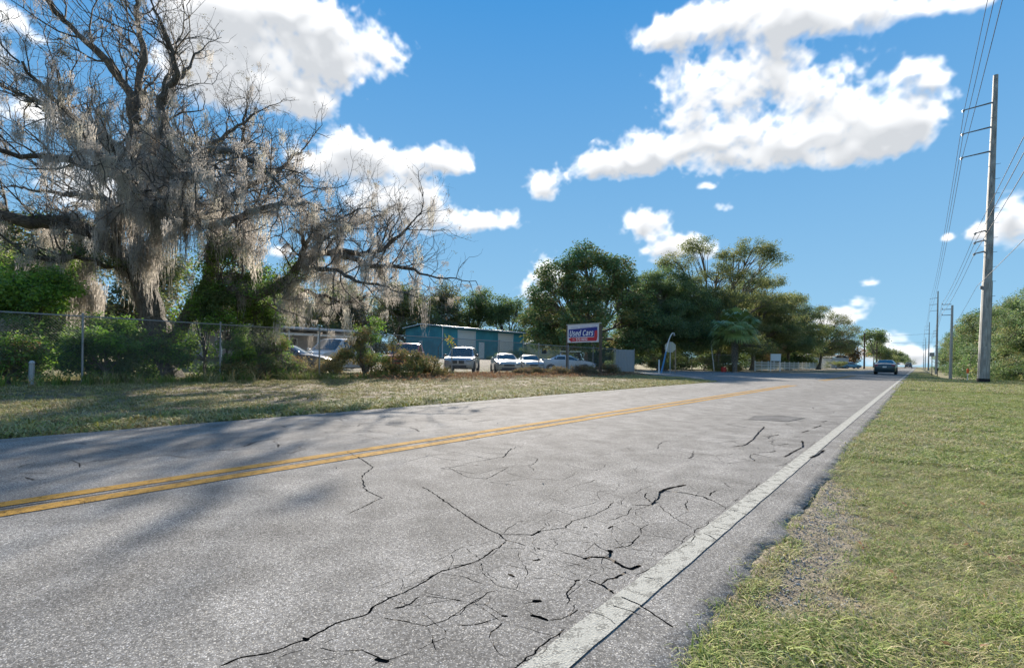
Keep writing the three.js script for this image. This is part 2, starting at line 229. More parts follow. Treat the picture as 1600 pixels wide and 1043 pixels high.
// cracks seen in the surface: width in millimetres, then x and z along each
const CRACKS = [[7,-2.81,-2.51,-2.41,-2.35,-2.16,-2.24,-1.91,-2.14,-1.72,-2.08,-1.65,-2.04,-1.52,-2.05],[7,-1.64,-2.04,-1.61,-1.91,-1.57,-1.77,-1.59,-1.66,-1.61,-1.59,-1.62,-1.57,-1.58,-1.37,-1.59,-1.23,-1.55,-1.11,-1.58,-1.02,-1.56,-0.90,-1.58,-0.78,-1.62,-0.72,-1.62,-0.66],[6,-1.74,-2.09,-1.59,-2.20,-1.60,-2.27,-1.52,-2.41,-1.55,-2.53,-1.52,-2.70,-1.52,-2.87,-1.56,-3.05],[16,-1.59,-2.19,-1.59,-2.26],[11,-1.43,-3.07,-1.34,-3.16,-1.36,-3.30,-1.41,-3.46,-1.43,-3.58,-1.41,-3.73,-1.37,-3.84],[31,-1.35,-3.18,-1.34,-3.24],[38,-1.42,-3.50,-1.43,-3.60,-1.41,-3.69],[33,-1.41,-3.70,-1.37,-3.84],[16,-1.41,-3.56,-1.28,-3.61,-1.16,-3.59,-1.06,-3.52],[7,-1.06,-3.52,-0.95,-3.41],[5,-1.32,-3.20,-1.19,-3.06,-1.09,-2.95,-0.98,-2.88],[8,-1.50,-3.42,-1.43,-3.28,-1.36,-3.22],[9,-1.12,-3.63,-1.14,-3.77,-1.13,-3.84],[18,-1.21,-2.09,-1.20,-2.13,-1.14,-2.17,-1.10,-2.16,-1.03,-2.12,-0.99,-2.12,-0.98,-2.18],[25,-1.17,-2.26,-1.16,-2.25],[9,-1.16,-2.25,-1.13,-2.18],[8,-1.17,-2.30,-1.14,-2.36],[11,-1.08,-1.90,-1.01,-1.89,-0.94,-1.85],[10,-1.02,-1.90,-1.02,-1.96,-1.00,-1.99,-1.00,-2.08],[5,-1.03,-1.65,-1.08,-1.74,-1.11,-1.84,-1.12,-1.87],[11,-1.12,-1.85,-1.11,-1.88],[22,-1.14,-1.60,-1.13,-1.61],[16,-1.38,-1.92,-1.37,-1.94],[12,-1.38,-1.73,-1.34,-1.72],[10,-1.17,-1.43,-1.15,-1.44],[9,-1.46,-2.06,-1.44,-2.05],[11,-1.33,-2.55,-1.34,-2.61],[10,-1.45,-2.48,-1.43,-2.50],[12,-1.09,-1.50,-1.06,-1.51,-1.02,-1.51],[5,-1.02,-1.51,-0.99,-1.55,-0.98,-1.61,-0.98,-1.65],[4,-0.98,-1.65,-0.92,-1.66,-0.88,-1.66,-0.81,-1.63],[7,-0.90,-1.84,-0.85,-1.83,-0.79,-1.82,-0.72,-1.78,-0.66,-1.75,-0.62,-1.72],[3,-1.57,-1.75,-1.47,-1.66,-1.33,-1.61,-1.26,-1.63,-1.20,-1.63],[3,-1.26,-1.63,-1.29,-1.73,-1.32,-1.79,-1.42,-1.88,-1.51,-1.96],[3,-1.29,-1.73,-1.24,-1.79,-1.18,-1.81],[4,-1.31,-1.30,-1.29,-1.34,-1.32,-1.41,-1.31,-1.46,-1.33,-1.54,-1.31,-1.58],[3,-1.32,-1.41,-1.27,-1.46,-1.20,-1.44,-1.17,-1.43],[3,-1.24,-1.28,-1.20,-1.32,-1.17,-1.38],[4,-1.45,-2.06,-1.36,-2.07,-1.29,-2.10,-1.20,-2.09],[3,-1.24,-1.92,-1.17,-1.92,-1.08,-1.90],[3,-1.23,-1.91,-1.23,-1.97,-1.19,-2.03],[3,-1.55,-2.14,-1.40,-1.97,-1.35,-1.93],[3,-1.37,-2.44,-1.26,-2.34,-1.20,-2.29],[3,-1.33,-2.75,-1.21,-2.68,-1.06,-2.60],[3,-1.13,-2.36,-1.10,-2.45,-1.08,-2.56],[5,-1.41,-2.68,-1.38,-2.74,-1.37,-2.87,-1.42,-3.03],[5,-0.91,-2.07,-0.87,-2.08,-0.82,-2.07],[3,-0.87,-2.03,-0.81,-2.00],[5,-0.90,-2.81,-0.86,-2.79,-0.80,-2.73],[6,-0.91,-3.73,-0.80,-3.71],[5,-0.95,-3.41,-0.80,-3.32],[5,-0.88,-3.02,-0.81,-3.07],[4,-1.49,-0.90,-1.43,-0.92,-1.37,-0.98,-1.28,-0.99],[13,-1.29,-0.98,-1.26,-0.99],[11,-1.58,-0.90,-1.55,-0.90],[6,-1.50,-1.22,-1.49,-1.28,-1.51,-1.35],[10,-1.51,-1.22,-1.49,-1.25],[4,-1.51,-1.35,-1.41,-1.40,-1.31,-1.44],[4,-1.50,-1.14,-1.41,-1.18,-1.32,-1.21,-1.30,-1.29,-1.32,-1.41,-1.32,-1.51],[3,-1.32,-1.21,-1.24,-1.16,-1.18,-1.12],[3,-1.25,-1.28,-1.20,-1.32,-1.16,-1.43],[3,-1.56,-1.75,-1.49,-1.69,-1.35,-1.64],[3,-1.53,-0.76,-1.53,-0.82,-1.51,-0.87],[3,-1.50,-0.92,-1.49,-0.98,-1.49,-1.05,-1.50,-1.14],[8,-4.44,-2.96,-3.98,-2.82,-3.62,-2.68,-3.43,-2.43,-3.04,-2.18,-2.78,-2.13,-2.72,-1.98,-2.64,-1.78],[13,-5.63,-1.23,-5.58,-1.52,-5.46,-1.76,-5.21,-1.81],[16,-5.43,-2.05,-5.39,-2.21,-5.45,-2.42,-5.66,-2.65,-5.75,-2.94],[10,-5.46,-0.74,-5.30,-0.88],[11,-5.75,-0.77,-5.84,-0.82,-5.91,-0.92],[31,-6.86,-1.39,-6.78,-1.41],[22,-6.78,-3.11,-6.79,-3.18],[35,-6.92,-6.36,-6.67,-6.44],[30,-5.57,-5.83,-5.48,-5.80],[24,-6.99,-4.14,-6.91,-4.16],[26,-7.69,-5.92,-7.76,-6.12],[6,-3.14,-3.10,-2.77,-2.94,-2.62,-3.00,-2.76,-3.45],[8,-3.05,-3.32,-3.00,-3.35],[7,-3.16,-3.27,-3.09,-3.91],[10,-3.07,-3.74,-3.34,-4.22],[21,-1.59,-5.96,-1.52,-6.15,-1.56,-6.69,-1.66,-7.43,-1.75,-8.16],[22,-1.03,-5.68,-1.01,-6.13,-0.99,-6.52,-1.08,-6.97],[31,-1.38,-6.70,-1.34,-6.79],[20,-1.02,-5.79,-1.02,-5.90],[24,-1.22,-7.84,-1.18,-8.15],[26,-1.18,-8.48,-1.13,-8.97],[29,-1.20,-9.51,-1.16,-9.77],[13,-1.31,-5.63,-1.13,-5.53],[12,-2.61,-8.04,-2.28,-8.06,-1.92,-7.91],[32,-0.82,-5.77,-0.79,-6.00,-0.78,-6.39],[26,-1.87,-9.58,-1.70,-9.57,-1.66,-10.09],[12,-0.93,-5.13,-0.85,-5.08],[17,-1.59,-7.13,-1.48,-7.07,-1.41,-7.41],[15,-1.23,-6.42,-1.17,-6.61],[19,-1.22,-7.32,-1.15,-7.31],];
{ // finer branching between them: crazed patches along the outer wheel track and in the far lane
  const r = rng(5), patch = (x0, x1, z0, z1, n, w0, w1, l) => {   // a net of crooked cells, thinning out to its rim
    const N = [], nx = Math.max(2, Math.round((x1 - x0) / l)), nz = Math.max(2, Math.round((z0 - z1) / l)), keep = n / (nx * nz * 2);
    for (let i = 0; i <= nx; i++) for (let j = 0; j <= nz; j++) N.push([lerp(x0, x1, i / nx) + (r() - 0.5) * l * 0.85, lerp(z0, z1, j / nz) + (r() - 0.5) * l * 0.85]);
    for (let i = 0; i <= nx; i++) for (let j = 0; j <= nz; j++) for (const [di, dj] of [[1, 0], [0, 1]]) { if (i + di > nx || j + dj > nz) continue; const a = N[i * (nz + 1) + j], b = N[(i + di) * (nz + 1) + j + dj], rim = sstep(0.25, 0.52, fbm(a[0] * 2.2, a[1] * 1.2, 3)); if (r() > keep * 2 * rim) continue; CRACKS.push([Math.round(lerp(w0, w1, r() * r())), a[0], a[1], lerp(a[0], b[0], 0.5) + (r() - 0.5) * l * 0.3, lerp(a[1], b[1], 0.5) + (r() - 0.5) * l * 0.3, b[0], b[1]]); }
  };
  patch(-1.75, -0.96, -0.8, -2.4, 84, 2, 5, 0.15); patch(-1.9, -0.96, -2.4, -4.2, 74, 2, 6, 0.19); patch(-2.2, -1.0, -5.0, -9.5, 80, 4, 14, 0.26); patch(-3.9, -2.2, -3.0, -7, 30, 4, 8, 0.28);
  patch(-7.3, -4.9, 0.5, -14, 70, 6, 14, 0.42); patch(-3.8, -1.1, -9, -24, 50, 7, 13, 0.5); patch(-7.4, -4.8, -14, -30, 40, 8, 18, 0.6);
  // the joint between the yellow lines, opened along its length
  for (let z = 1.5; z > -24;) { const l = 0.5 + r() * 2.2, c = [Math.round(5 + r() * 9), -4.255, z]; for (let s = 0.12; s < l; s += 0.12) c.push(-4.255 + (r() - 0.5) * 0.022, z - s); CRACKS.push(c); z -= l + r() * 0.35; }
  for (let k = 0; k < 46; k++) { const z = 0.5 - r() * 22, s = r() < 0.5 ? -4.38 : -4.13; CRACKS.push([Math.round(3 + r() * 3), s - 0.09, z + (r() - 0.5) * 0.1, s - 0.03, z + (r() - 0.5) * 0.05, s + 0.04, z - 0.02, s + 0.09, z + (r() - 0.5) * 0.1]); }
  for (let k = 0; k < 34; k++) { const z = -1.2 - r() * 20, w = 0.05 + r() * 0.1; CRACKS.push([Math.round(2 + r() * 4), -0.93 + r() * 0.05, z, -0.93 + w * 0.6, z + (r() - 0.5) * 0.06, -0.92 + w + 0.03, z - (r() - 0.5) * 0.1]); }
  for (let z = 0; z > -18;) { const l = 0.4 + r() * 1.8, c = [2 + Math.round(r() * 3), -0.945, z]; for (let s = 0.15; s < l; s += 0.15) c.push(-0.945 + (r() - 0.5) * 0.012, z - s); CRACKS.push(c); z -= l + r() * 1.2; }
}
function crackAlpha(x0, x1, z0, z1, W, H) {   // 1 where asphalt stands, 0 where a crack is open; W across x, H along -z
  const d = new Uint8Array(W * H * 4).fill(255), kx = W / (x1 - x0), kz = H / (z0 - z1), r = rng(17);
  const stamp = (x, z, R) => {
    const cx = (x - x0) * kx, cy = (z0 - z) * kz, rx = R * kx, ry = R * kz, ax = Math.max(rx, 0.75), ay = Math.max(ry, 0.75), f = Math.max(0.62, Math.min(1, rx / ax) * Math.min(1, ry / ay));
    for (let yy = Math.floor(cy - ay - 1); yy <= cy + ay + 1; yy++) for (let xx = Math.floor(cx - ax - 1); xx <= cx + ax + 1; xx++) { if (xx < 0 || yy < 0 || xx >= W || yy >= H) continue; const q = Math.hypot((xx + 0.5 - cx) / ax, (yy + 0.5 - cy) / ay), a = clamp((1 - q) * Math.min(ax, ay) + 0.5) * f, o = (yy * W + xx) * 4, v = 255 * (1 - a); if (v < d[o]) d[o] = d[o + 1] = d[o + 2] = v; }
  };
  for (const c of CRACKS) {
    const n = (c.length - 1) / 2, half = Math.max(4.5, Math.min(c[0] * 1.45, 11 + c[0] * 0.6)) / 2000; let px = c[1], pz = c[2];
    if (Math.max(...c.filter((v, i) => i && i % 2)) < x0 - 0.3 || Math.min(...c.filter((v, i) => i && i % 2)) > x1 + 0.3) continue;
    for (let k = 1; k < n; k++) {
      const qx = c[1 + 2 * k], qz = c[2 + 2 * k], L = Math.hypot(qx - px, qz - pz), m = Math.max(2, Math.ceil(L / 0.004));
      for (let s = 0; s <= m; s++) { const t = s / m, tl = Math.min(0.03, L * 0.25), e = c[0] > 12 ? 1 : Math.min(1, (t * L + (k > 1 ? 1 : 0)) / tl, ((1 - t) * L + (k < n - 1 ? 1 : 0)) / tl), x = lerp(px, qx, t), z = lerp(pz, qz, t), w = 0.55 * n3(x * 14 + 3, 1.5, z * 14) + 0.45 * n3(x * 70, 2.5, z * 70), j = (fbm3(x * 22, 4.4, z * 22, 2) - 0.5) * Math.min(0.03, L * 0.2); stamp(x + j, z - j * 0.7, half * (0.35 + 1.1 * w) * (0.35 + 0.65 * e)); }
      px = qx; pz = qz;
    }
  }
  const t = new THREE.DataTexture(d, W, H); t.magFilter = THREE.LinearFilter; t.minFilter = THREE.LinearFilter; t.channel = 1; t.needsUpdate = true; return t;
}
function roadColor(x, z) {   // wear: paler wheel tracks, darker oiled middle, blotches
  const lane = x > -4.25 ? (x + 2.6) / 1.65 : (x + 5.95) / 1.65, tr = Math.exp(-Math.pow((Math.abs(lane) - 0.52) / 0.2, 2)), mid = Math.exp(-Math.pow(lane / 0.28, 2));
  const n = fbm(x * 0.8, z * 0.35, 4), k = 0.95 + 0.05 * tr - 0.14 * mid * (0.3 + n) + (n - 0.5) * 0.24 + (fbm(x * 3 + 4, z * 3, 3) - 0.5) * 0.12; return [k * 1.19, k * 1.155, k * 1.085];
}
const asphalt = alpha => PM(0.86, 0.86, 0.86, 0.95, { specularIntensity: 0.15, vertexColors: true, map: per(asphaltMap, 2.7), bumpMap: per(asphaltBump, 2.7), bumpScale: 0.0007, ...(alpha ? { alphaMap: alpha, alphaTest: 0.5 } : {}) });
function slab(x0, x1, z0, z1, step, y) {
  const nx = Math.max(1, Math.round((x1 - x0) / step)), nz = Math.max(1, Math.round((z0 - z1) / step)), xs = [], zs = []; for (let i = 0; i <= nx; i++) xs.push(lerp(x0, x1, i / nx)); for (let j = 0; j <= nz; j++) zs.push(lerp(z0, z1, j / nz));
  const g = gridSheet(xs, zs, () => y, roadColor), p = g.attributes.position, u = new Float32Array(p.count * 2);
  for (let k = 0; k < p.count; k++) { u[k * 2] = (p.getX(k) - x0) / (x1 - x0); u[k * 2 + 1] = (z0 - p.getZ(k)) / (z0 - z1); } g.setAttribute('uv1', new THREE.BufferAttribute(u, 2)); return g;
}
const road = new THREE.Group(); road.name = 'road'; scene.add(road); tag(road, 'two lane grey asphalt road, cracked and patched, running to the horizon', null, null, 'structure');
const XE = RX1 - 0.06;   // where the broken edge begins
part('asphalt_surface', slab(-4.6, XE, 0.6, -5.4, 0.3, 0), asphalt(crackAlpha(-4.6, XE, 0.6, -5.4, 1536, 2048)), road);
part('asphalt_surface', slab(-7.8, -4.6, 2.6, -5.4, 0.3, 0), asphalt(crackAlpha(-7.8, -4.6, 2.6, -5.4, 512, 1024)), road);
part('asphalt_surface', slab(-7.8, XE, -5.4, -26, 0.4, 0), asphalt(crackAlpha(-7.8, XE, -5.4, -26, 1024, 2048)), road);
part('asphalt_surface', slab(-7.8, XE, -26, -500, 2.5, 0), asphalt(), road);
part('asphalt_surface', slab(-4.6, XE, 60, 0.6, 1.5, 0), asphalt(), road);
part('asphalt_surface', slab(-7.8, -4.6, 60, 2.6, 1.5, 0), asphalt(), road);
part('asphalt_base', slab(-7.8, XE, 2.6, -26, 2, -0.02), M(0.1, 0.093, 0.085, 1), road);
{ // broken outer edges: the rough lip that falls to the soil
  const lip = (xIn, dir, z0, z1, step, drop, seed) => {
    const g = new Geo(), N = 7; let rows = 0;
    for (let z = z0; z > z1; z -= step) {
      const w = 0.1 + 0.05 * (fbm(seed, z * 1.3, 3) - 0.5) * 2 + 0.05 * (fbm(seed + 9, z * 7, 3) - 0.5) * 2;
      for (let k = 0; k <= N; k++) { const t = k / N, e = (n3(t * 6 + seed, 3.3, z * 40) - 0.5), x = xIn + dir * (w * t + (k > 1 ? e * 0.006 : 0)), y = -drop * Math.pow(t, 2) + (k > 1 ? e * 0.005 : 0); g.v(x, k ? y : 0, z, x * 1, -z); const c = roadColor(x, z); g.c.push(c[0] * 0.9, c[1] * 0.9, c[2] * 0.9); }
      if (rows++) for (let k = 0; k < N; k++) { const a = (rows - 2) * (N + 1) + k; dir > 0 ? g.quad(a, a + 1, a + N + 2, a + N + 1) : g.quad(a, a + N + 1, a + N + 2, a + 1); }
    }
    return g.build();
  };
  part('asphalt_edge', lip(XE, 1, 3, -14, 0.022, 0.026, 2), asphalt(), road);
  part('asphalt_edge', lip(XE, 1, -13.98, -500, 0.5, 0.03, 2), asphalt(), road);
  part('asphalt_edge', lip(-7.8, -1, 6, -40, 0.12, 0.08, 5), asphalt(), road);
  part('asphalt_edge', lip(-7.8, -1, -40, -500, 0.6, 0.08, 5), asphalt(), road);
}
// paint
const paintTex = tex(512, (x, y) => { const w = pn(x / 3, y / 3, 0 | 512 / 3, 4), q = pn(x / 20, y / 20, 0 | 512 / 20, 6), s = (q * 0.55 + w * 0.45) > 0.6 ? 140 + 30 * hsh(x, y, 7) : 232 - 34 * hsh(x, y, 2) - 26 * w; return [s, s, s * 0.985]; });
const paintTexWorn = tex(512, (x, y) => { const w = pn(x / 3, y / 3, 0 | 512 / 3, 14), q = pn(x / 24, y / 24, 0 | 512 / 24, 16), s = (q * 0.55 + w * 0.45) > 0.52 ? 120 + 40 * hsh(x, y, 9) : 225 - 40 * hsh(x, y, 2) - 26 * w; return [s, s, s * 0.97]; });
function stripe(name, x0, x1, z0, z1, mat, alphaOf) {
  const n = Math.max(2, Math.ceil((z0 - z1) / (z1 < -60 ? 8 : 0.08))), xs = [x0, x1], g = new Geo();
  for (let k = 0; k <= n; k++) { const z = lerp(z0, z1, k / n), j = z1 < -60 ? 0 : (n3(x0 * 9, 2.2, z * 9) - 0.5) * 0.008; for (const x of xs) g.v(x + (x === x0 ? j : -j), 0.004, z, x, -z); if (k) { const a = (k - 1) * 2; g.quad(a, a + 1, a + 3, a + 2); } }
  const b = g.build(); if (alphaOf) { const [ax0, ax1, az0, az1] = alphaOf, p = b.attributes.position, u = new Float32Array(p.count * 2); for (let k = 0; k < p.count; k++) { u[k * 2] = (p.getX(k) - ax0) / (ax1 - ax0); u[k * 2 + 1] = (az0 - p.getZ(k)) / (az0 - az1); } b.setAttribute('uv1', new THREE.BufferAttribute(u, 2)); }
  return part(name, b, mat, road);
}
{
  const white = (a, t = paintTex) => PM(0.56, 0.555, 0.51, 0.95, { specularIntensity: 0.3, map: per(t, 0.8), bumpMap: per(asphaltBump, 2.7), bumpScale: 0.002, ...(a ? { alphaMap: a, alphaTest: 0.5 } : {}) });
  const yellow = a => PM(0.56, 0.315, 0.065, 0.95, { specularIntensity: 0.25, map: per(paintTex, 0.9), bumpMap: per(asphaltBump, 2.7), bumpScale: 0.002, ...(a ? { alphaMap: a, alphaTest: 0.5 } : {}) });
  const wA = [-1.05, -0.7, 0.6, -6.4], wB = [-1.05, -0.7, -6.4, -26];
  stripe('edge_line', -0.925, -0.812, 0.6, -6.4, white(crackAlpha(...wA, 160, 2048)), wA);
  stripe('edge_line', -0.925, -0.812, -6.4, -26, white(crackAlpha(...wB, 64, 2048)), wB);
  stripe('edge_line', -0.925, -0.812, -26, -500, white());
  const yA = [-4.6, -3.95, 2.6, -9], yB = [-4.6, -3.95, -9, -26], mA = yellow(crackAlpha(...yA, 160, 2048)), mB = yellow(crackAlpha(...yB, 128, 1024));
  for (const [a, b] of [[-4.455, -4.315], [-4.205, -4.06]]) { stripe('center_line', a, b, 2.6, -9, mA, yA); stripe('center_line', a, b, -9, -25, mB, yB); stripe('center_line', a, b, -33.5, -52, yellow()); stripe('center_line', a, b, -66, -500, yellow()); }
  stripe('edge_line', -7.52, -7.41, -6, -25.6, white(null, paintTexWorn)); stripe('edge_line', -7.52, -7.41, -67, -500, white(null, paintTexWorn));
}
// darker square repair patch in the wheel track
part('repair_patch', (() => { const g = new Geo(), P = [[-2.18, -9.0], [-1.62, -9.15], [-1.5, -9.95], [-1.9, -10.15], [-2.25, -9.7]]; for (const [x, z] of P) { g.v(x, 0.005, z, x, -z); g.c.push(0.62, 0.62, 0.62); } g.i.push(0, 1, 2, 0, 2, 3, 0, 3, 4); return g.build(); })(), asphalt(), road);
// side street
{
  const g = new Geo(), X = [...span(-7.83, -13, 0.4), ...span(-13, -40, 1.5)], N = 14;
  X.forEach((x, i) => { for (let k = 0; k <= N; k++) { const z = lerp(driveNear(x), driveFar(x), k / N); g.v(x, i ? 0.0 - 0.012 * Math.min(1, i) : -0.006, z, x, -z); const c = 1.02 + (fbm(x, z, 3) - 0.5) * 0.3; g.c.push(c, c, c * 0.99); } if (i) for (let k = 0; k < N; k++) { const a = (i - 1) * (N + 1) + k; g.quad(a, a + 1, a + N + 2, a + N + 1); } });
  const b = g.build(); if (b.attributes.normal.getY(0) < 0) { const ix = b.index.array; for (let k = 0; k < ix.length; k += 3) { const t = ix[k]; ix[k] = ix[k + 1]; ix[k + 1] = t; } b.computeVertexNormals(); }
  struct('side_street', b, asphalt(), 'paved side street joining the road beyond the sign');
}

// ---------- plants: leaf clumps, trunks, crowns ----------
const bark = (() => { const n = 256, t = tex(n, (x, y) => { const a = pn(x / 6, y / 24, 0 | n / 6, 1), b = pn(x / 2, y / 9, n / 2, 2), c = pn(x / 40, y / 40, 0 | n / 40, 3), s = 90 + 90 * a + 50 * (b - 0.5) + 40 * c; return [s * 1.02, s, s * 0.95]; }), h = tex(n, (x, y) => { const s = 255 * (0.6 * pn(x / 6, y / 24, 0 | n / 6, 1) + 0.4 * pn(x / 2, y / 9, n / 2, 2)); return [s, s, s]; }, false); return (r, g, b) => M(r, g, b, 0.95, { map: per(t, 0.9), bumpMap: per(h, 0.9), bumpScale: 0.03 }); })();
const barkOak = bark(0.22, 0.19, 0.165), barkGrey = bark(0.42, 0.39, 0.35), barkPale = bark(0.62, 0.58, 0.52);
const leafMat = (t = 0.35, rough = 0.75) => PM(1, 1, 1, rough, { transmission: t, thickness: 0, side: THREE.DoubleSide, specularIntensity: 0.5 });
const leafy = leafMat(0.55, 0.8), glossy = leafMat(0.4, 0.75), dry = leafMat(0.3, 0.95), needle = leafMat(0.2, 0.85);
function leafClump(n, len, wid, R, seed, droop = 0.2, flat = 0.7) {   // n folded leaves spread through a small ball
  const g = new Geo(), r = rng(seed);
  for (let k = 0; k < n; k++) {
    const d = V(r() - 0.5, (r() - 0.5) * flat, r() - 0.5).multiplyScalar(2); if (d.length() > 1) d.normalize().multiplyScalar(Math.cbrt(r())); const c = d.clone().multiplyScalar(R);
    const a = V(d.x + (r() - 0.5), d.y * 0.6 + (r() - 0.5) * 0.8 - droop, d.z + (r() - 0.5)).normalize(), s = V(r() - 0.5, r() - 0.5, r() - 0.5).cross(a).normalize(), u = V().crossVectors(a, s), L = len * (0.65 + 0.6 * r()), w = wid * (0.7 + 0.5 * r());
    const P = (f, q, h) => { const p = c.clone().addScaledVector(a, L * f).addScaledVector(s, w * q).addScaledVector(u, w * h); return g.v(p.x, p.y, p.z, q, f); };
    const p0 = P(0, 0, 0), p1 = P(0.45, 0.5, 0.16), p2 = P(1, 0, -0.1), p3 = P(0.45, -0.5, 0.16); g.tri(p0, p1, p2); g.tri(p0, p2, p3);
  }
  return g.build();
}
function instances(name, geo, mat, list, parent, kind) {   // list: [x, y, z, scale, turn, tilt, r, g, b, scaleY]
  const im = new THREE.InstancedMesh(geo, mat, list.length), m = new THREE.Matrix4(), q = new THREE.Quaternion(), e = new THREE.Euler(), c = new THREE.Color();
  list.forEach((l, i) => { e.set(l[5] * Math.cos(l[4] * 7), l[4], l[5] * Math.sin(l[4] * 7), 'YXZ'); q.setFromEuler(e); m.compose(V(l[0], l[1], l[2]), q, V(l[3], l[3] * (l[9] || 1), l[3])); im.setMatrixAt(i, m); im.setColorAt(i, c.setRGB(l[6], l[7], l[8])); });
  im.castShadow = im.receiveShadow = true; im.name = parent ? name : numbered(name); (parent || scene).add(im); if (kind) im.userData.kind = kind; return im;
}
const tone = (r, list) => { const k = list[Math.floor(r() * list.length)], v = 0.75 + 0.5 * r(); return [k[0] * v, k[1] * v, k[2] * v]; };
const OAK = [[0.20, 0.235, 0.075], [0.16, 0.20, 0.065], [0.23, 0.25, 0.09], [0.28, 0.28, 0.10], [0.13, 0.175, 0.065]];
const DARK = [[0.13, 0.20, 0.065], [0.105, 0.17, 0.06], [0.16, 0.225, 0.075], [0.20, 0.25, 0.08]];
const MAGN = [[0.12, 0.20, 0.065], [0.095, 0.175, 0.065], [0.16, 0.235, 0.08], [0.24, 0.25, 0.075], [0.13, 0.20, 0.07], [0.26, 0.22, 0.09], [0.11, 0.19, 0.07]];
const BRIGHT = [[0.209, 0.374, 0.045], [0.149, 0.299, 0.045], [0.269, 0.404, 0.060], [0.120, 0.224, 0.045]];
const RIGHTG = [[0.165, 0.259, 0.083], [0.121, 0.209, 0.072], [0.242, 0.308, 0.110], [0.094, 0.165, 0.061], [0.275, 0.275, 0.110], [0.187, 0.264, 0.143]];
const GREYM = [[0.30, 0.28, 0.22], [0.25, 0.24, 0.19], [0.12, 0.13, 0.06], [0.09, 0.11, 0.045], [0.35, 0.32, 0.26]];
const WEED = [[0.175, 0.200, 0.062], [0.250, 0.213, 0.075], [0.300, 0.200, 0.075], [0.125, 0.163, 0.050], [0.350, 0.275, 0.125]];
const gOak = [leafClump(26, 0.17, 0.085, 0.42, 1), leafClump(26, 0.16, 0.08, 0.42, 2)], gSmall = [leafClump(26, 0.09, 0.05, 0.24, 3), leafClump(26, 0.1, 0.05, 0.24, 4)], gMag = [leafClump(15, 0.26, 0.105, 0.36, 5, 0.05), leafClump(15, 0.27, 0.11, 0.36, 6, 0.05)], gBig = [leafClump(20, 0.34, 0.2, 0.8, 7), leafClump(20, 0.32, 0.2, 0.8, 8)];
const wig = (r, p, q, n, amp) => { const o = []; const L = p.distanceTo(q); let ox = 0, oy = 0, oz = 0; for (let k = 0; k <= n; k++) { const t = k / n, e = Math.sin(t * Math.PI); o.push(p.clone().lerp(q, t).add(V(ox * e, oy * e, oz * e))); ox += (r() - 0.5) * amp * L; oy += (r() - 0.5) * amp * L; oz += (r() - 0.5) * amp * L; } return o; };
// a tree: trunk, limbs to each lobe of the crown [x, y, z, rx, ry, rz], twigs to clusters of leaf clumps in the lobe
function tree(o) {
  const t = thing(o.name, o.label, o.category || 'tree', o.at, 0, o.group), r = rng(o.seed), wood = new Geo(), lists = o.leaf.map(() => []), fork = o.fork || V(0, (o.h || 8) * 0.3, 0), R = o.r || 0.3;
  for (const b of o.stems || [[0, 0]]) wood.tube(wig(r, V(b[0], -0.15, b[1]), fork, 5, 0.05), k => R * (1.5 - 0.8 * Math.min(1, k * 3.5) - 0.12 * k) * (k < 0.01 ? 1.1 : 1), 0, 9);
  for (const L of o.lobes) {
    const c = V(L[0], L[1], L[2]), vol = L[3] * L[4] * L[5], limb = wig(r, fork.clone().lerp(V(0, fork.y * 0.7, 0), r() * 0.4), c, 6, 0.09), r0 = Math.min(R * 0.6, 0.05 + 0.075 * Math.cbrt(vol));
    wood.tube(limb, r0, r0 * 0.35, 6);
    const n = Math.max(4, Math.round((o.clusters || 9) * Math.pow(vol, 0.62)));
    for (let k = 0; k < n; k++) {
      const d = V(r() * 2 - 1, r() * 2 - 1, r() * 2 - 1); if (d.length() > 1) { k--; continue; } const l = d.length() || 1; d.multiplyScalar((0.45 + 0.55 * Math.sqrt(r())) / l); d.y = d.y < -0.55 ? d.y * 0.6 : d.y;
      const p = V(c.x + d.x * L[3], c.y + d.y * L[4], c.z + d.z * L[5]), s = limb[3 + Math.floor(r() * 4)];
      if (o.twigs !== false) wood.tube(wig(r, s, p, 3, 0.14), r0 * 0.3, 0.012, 4);
      const m = Math.round((o.per || 7) * (0.6 + 0.8 * r())), rad = (o.cr || 0.75) * (0.7 + 0.6 * r()), cn = tone(r, o.tones);
      for (let j = 0; j < m; j++) { const cc = r() < 0.6 ? cn : tone(r, o.tones); lists[Math.floor(r() * lists.length)].push([p.x + (r() + r() - 1) * rad, p.y + (r() + r() - 1) * rad * 0.6, p.z + (r() + r() - 1) * rad, (o.ls || 1) * (0.7 + 0.6 * r()), r() * 6.3, (r() - 0.5) * 1.2, ...cc]); }
    }
  }
  part('trunk', wood.build(), o.bark || barkOak, t);
  lists.forEach((l, i) => { if (l.length) instances('crown', o.leaf[i], o.mat || leafy, l, t, 'stuff'); });
  return t;
}
const gy = (x, z) => groundY(x, z);
// lobes strewn in a rough dome, for trees of the background
function dome(r, w, y0, y1, d, n) { const o = []; for (let k = 0; k < n; k++) { const a = r() * 6.28, q = Math.sqrt(r()), t = r(); const s = Math.sqrt(1 - t * t * 0.75); o.push([Math.cos(a) * q * w * s * 0.8, lerp(y0, y1, 0.12 + 0.78 * t), Math.sin(a) * q * d * s * 0.8, w * (0.26 + 0.2 * r()), (y1 - y0) * (0.12 + 0.1 * r()), d * (0.26 + 0.2 * r())]); } return o; }

